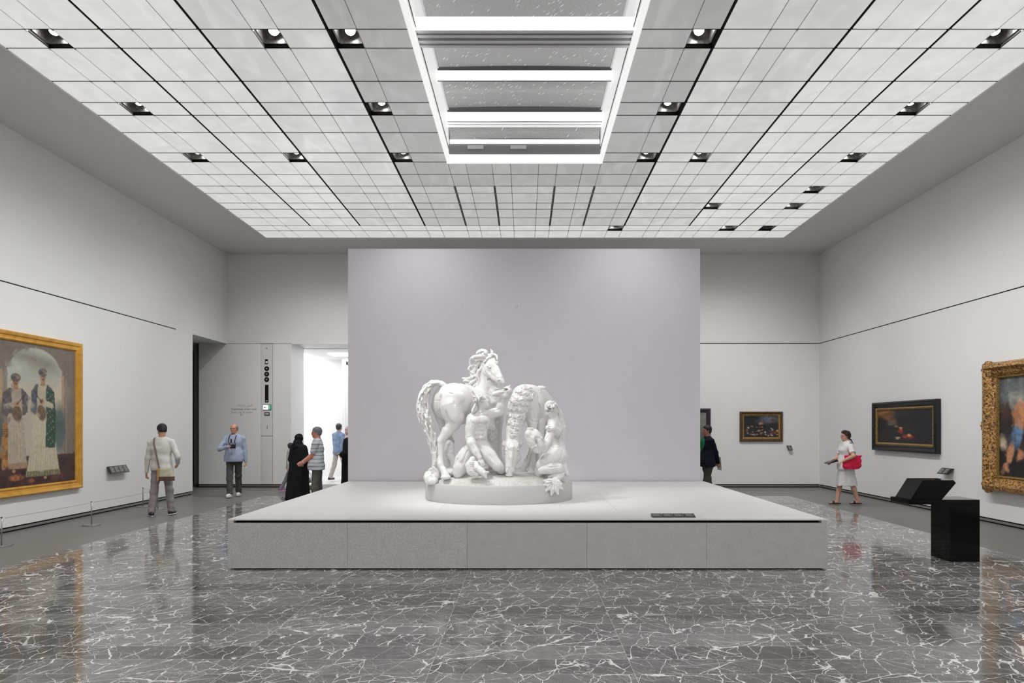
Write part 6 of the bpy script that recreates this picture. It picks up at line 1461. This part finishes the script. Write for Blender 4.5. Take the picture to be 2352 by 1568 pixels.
for k in range(12): h.on([(950+6*k, 915, 4.5), (935+9*k, 940, 6), (928+10*k, 966, 6), (936+8.5*k, 990, 3)], 3, 'add', .006); h.on([(953+6*k, 915, 2.5), (939+9*k, 940, 2.5), (933+10*k, 966, 2.5)], 2, 'sub', .004)
for pts in ([(925, 1060, 3), (930, 1120, 3)], [(985, 1060, 3), (972, 1130, 3)], [(905, 1040, 3), (912, 1090, 3)], [(1195, 480, 3), (1212, 600, 4), (1216, 740, 5)], [(1110, 700, 3), (1150, 740, 4), (1200, 735, 3)], [(1130, 600, 3), (1160, 680, 3)]):
    h.on(dense(pts), 6, 'sub')
for u in (908, 1020): h.on([(u-12, 1010, 3), (u, 1003, 3), (u+12, 1010, 3)], 3, 'sub'); h.on([(u-14, 996, 4), (u, 990, 5), (u+14, 996, 4)], 4, 'add', .003)
for k in range(8): u = 925+12*k; curl(h, [(960+(k-3.5)*4, 912, -.47), (u-8 if k < 4 else u+8, 935, -.50), (u, 970, -.52), (u+(8 if k < 4 else -8), 995, -.51)], 8, 4, 3)
for u in (935, 990): scurl(h, u, 918, -.47, 22, 1.1, 2., 7, -1 if u < 960 else 1)
h.out('drinking_horse', SM, sg)

# ---- seated sea-man holding a shell
m2 = Carve('m2', 1150, 1500, 530, 1290, -.90, .25, .0068)
R2 = frame3((-.72, -.52, -.45), (-.35, -.1, 1)); hc2 = C3(1312, 628, -.36); head_sdf(m2.f, hc2, R2, .95, neck=C3(1362, 705, -.26), nr=.055)
m2.el(1362, 768, -.24, 78, .12, 90, 26, rot=.15); m2.el(1388, 860, -.22, 62, .11, 100, 26); m2.el(1388, 950, -.20, 62, .11, 66, 22)
m2.ch([(1330, 735, -.32, 40), (1385, 705, -.22, 40), (1412, 760, -.16, 38)], 24)
m2.ch([(1405, 720, -.32, 5), (1418, 820, -.33, 5), (1412, 930, -.32, 5)], 12, 'sub'); m2.el(1425, 800, -.28, 26, .04, 58, 12); m2.el(1376, 815, -.36, 34, .03, 62, 14, rot=-.2)
for k in range(4): m2.ch([(1350, 850+24*k, -.35, 4), (1392, 862+24*k, -.345, 4)], 6)
m2.ch([(1310, 972, -.30, 4), (1370, 975, -.34, 4), (1440, 955, -.30, 4)], 8, 'sub')
m2.el(1362, 1055, -.20, 96, .16, 96, 26); m2.ch([(1370, 1040, -.26, 88), (1290, 1090, -.38, 74), (1240, 1130, -.46, 58)], 24); m2.ch([(1400, 1100, -.22, 56), (1420, 1180, -.26, 44)], 20)
m2.ch([(1240, 1140, -.44, 50), (1210, 1200, -.36, 40)], 16)
# arms: near arm bent round the shell, fist at the chin
m2.ch([(1335, 760, -.36, 46), (1318, 830, -.46, 40), (1280, 930, -.56, 36), (1252, 985, -.60, 33)], 14); m2.ch([(1252, 985, -.60, 33), (1225, 950, -.66, 30), (1208, 905, -.68, 22)], 12)
w = C3(1208, 905, -.68); hand_sdf(m2.f, w, C3(1180, 860, -.69)-w, np.array((.2, -1, .1)), 1, .92, .6)
m2.ch([(1405, 770, -.14, 40), (1370, 830, -.40, 34), (1330, 800, -.50, 30)], 12); w = C3(1330, 800, -.50); hand_sdf(m2.f, w, C3(1288, 778, -.54)-w, np.array((0, -.6, .8)), -1, .9, 1.0)
# folded lower leg with toes
m2.ch([(1420, 1170, -.44, 34), (1380, 1160, -.56, 46), (1310, 1160, -.62, 44), (1250, 1172, -.64, 32), (1225, 1178, -.65, 28)], 14)
for k in range(5): m2.ch([(1222, 1165+9*k, -.68+.018*k, 9-k*.5), (1204-2*(k == 0), 1172+9*k, -.68+.018*k, 8-k*.5)], 3)
rg = random.Random(11)
for k in range(44):
    th = rg.uniform(.1, 1.7); ph = rg.uniform(0, 2*math.pi); a = np.array((-.02+.098*math.sin(th)*math.cos(ph), .080*math.sin(th)*math.sin(ph), .032+.088*math.cos(th)))
    if a[0] > .055 and a[2] < .09: continue
    p0 = hc2+R2@(a*.95); m2.f.ell(p0, (.015, .014, .013), None, .003); t1_ = unit(np.cross(a, (0, 1, .2))); m2.f.cap(p0, p0+R2@t1_*.034, .008, .006, .003)
for k in range(6): curl(m2, [(1375+6*k, 615+5*k, -.32+.01*k), (1392+6*k, 660+6*k, -.32+.01*k), (1384+9*k, 715+4*k, -.32+.01*k), (1402+6*k, 760, -.31+.015*k)], 9, 5, 3)
rg = random.Random(18)
for k in range(30): crescents(m2, rg.uniform(1268, 1368), rg.uniform(572, 632), rg.uniform(11, 18), 2, 4.2, rg.uniform(-3.2, 3.2), 3.2, .007, .9)
for k in range(10): m2.on(dense([(1370+5*k, 610+6*k, 4), (1384+4*k, 650+8*k, 5.5), (1380+6*k, 700+6*k, 5), (1392+5*k, 745, 3)]), 3, 'add' if k % 2 else 'sub', .005 if k % 2 else 0)
for pts in ([(1300, 965, 3), (1360, 972, 3.5), (1440, 952, 3)], [(1395, 740, 3), (1412, 840, 3), (1408, 930, 3)], [(1340, 830, 3), (1372, 900, 3)], [(1225, 1110, 4), (1300, 1150, 4), (1390, 1140, 3)], [(1290, 790, 3), (1330, 780, 3)], [(1265, 900, 3), (1300, 860, 3)], [(1430, 980, 3), (1400, 1080, 4), (1330, 1130, 3)]):
    m2.on(dense(pts), 7, 'sub')
m2.out('seated_man', SM, sg)
c = Carve('c', 1060, 1280, 770, 1050, -.92, -.40, .0062)
c.el(1165, 895, -.62, 72, .11, 92, 10, rot=.35); c.el(1225, 935, -.80, 46, .16, 78, 6, 'sub', rot=.75); c.el(1120, 850, -.64, 40, .07, 46, 10); c.el(1200, 985, -.60, 48, .08, 36, 12)
c.ch([(1090, 850, -.66, 8), (1110, 800, -.66, 10), (1150, 800, -.68, 9)], 6); c.el(1178, 880, -.735, 12, .02, 7, 3, 'sub'); c.on(dense([(1245, 850, 5), (1222, 900, 6), (1180, 955, 6), (1120, 985, 5)]), 3, 'add', .004)
for k in range(6): c.on(dense([(1105+8*k, 830+6*k, 3), (1098+12*k, 900+4*k, 3.5), (1104+12*k, 965, 3)]), 3, 'sub')
c.f.wave((-9, 0, 0), (9, 20, 9), lambda X, Y, Z: .003*np.sin(60*X+30*Z)*np.sin(50*Z)); c.out('shell', SM, sg)
# tail fin hanging over the edge of the oval base
c = Carve('c', 1220, 1480, 1140, 1440, -.82, -.2, .0062)
c.ch([(1420, 1175, -.42, 26), (1400, 1215, -.54, 34), (1365, 1250, -.62, 34)], 10); c.ch([(1440, 1170, -.4, 22), (1460, 1210, -.42, 20)], 8); c.ch([(1340, 1215, -.6, 20), (1300, 1235, -.6, 14)], 8)
for a, L, w_ in ((-.1, 88, 26), (.35, 104, 28), (.85, 118, 30), (1.35, 124, 32), (1.85, 118, 30), (2.4, 96, 28), (2.9, 70, 22)):
    u1, v1 = 1345-math.cos(a)*L, 1275+math.sin(a)*L; um, vm = 1345-math.cos(a)*L*.55, 1275+math.sin(a)*L*.55
    c.ch([(1350, 1262, -.66, 20), (um, vm, -.685, w_*.8), (u1, v1, -.675, 9)], 9)
for k in range(15):
    a = -.15+.215*k; L = 112 if k % 2 else 96
    c.on(dense([(1348-math.cos(a)*24, 1276+math.sin(a)*24, 3.5), (1345-math.cos(a+.05)*L*.6, 1276+math.sin(a+.05)*L*.6, 4.5), (1345-math.cos(a)*L, 1276+math.sin(a)*L, 3)]), 4, 'sub' if k % 2 == 0 else 'add', 0 if k % 2 == 0 else .004)
c.out('tail_fin', SM, sg)
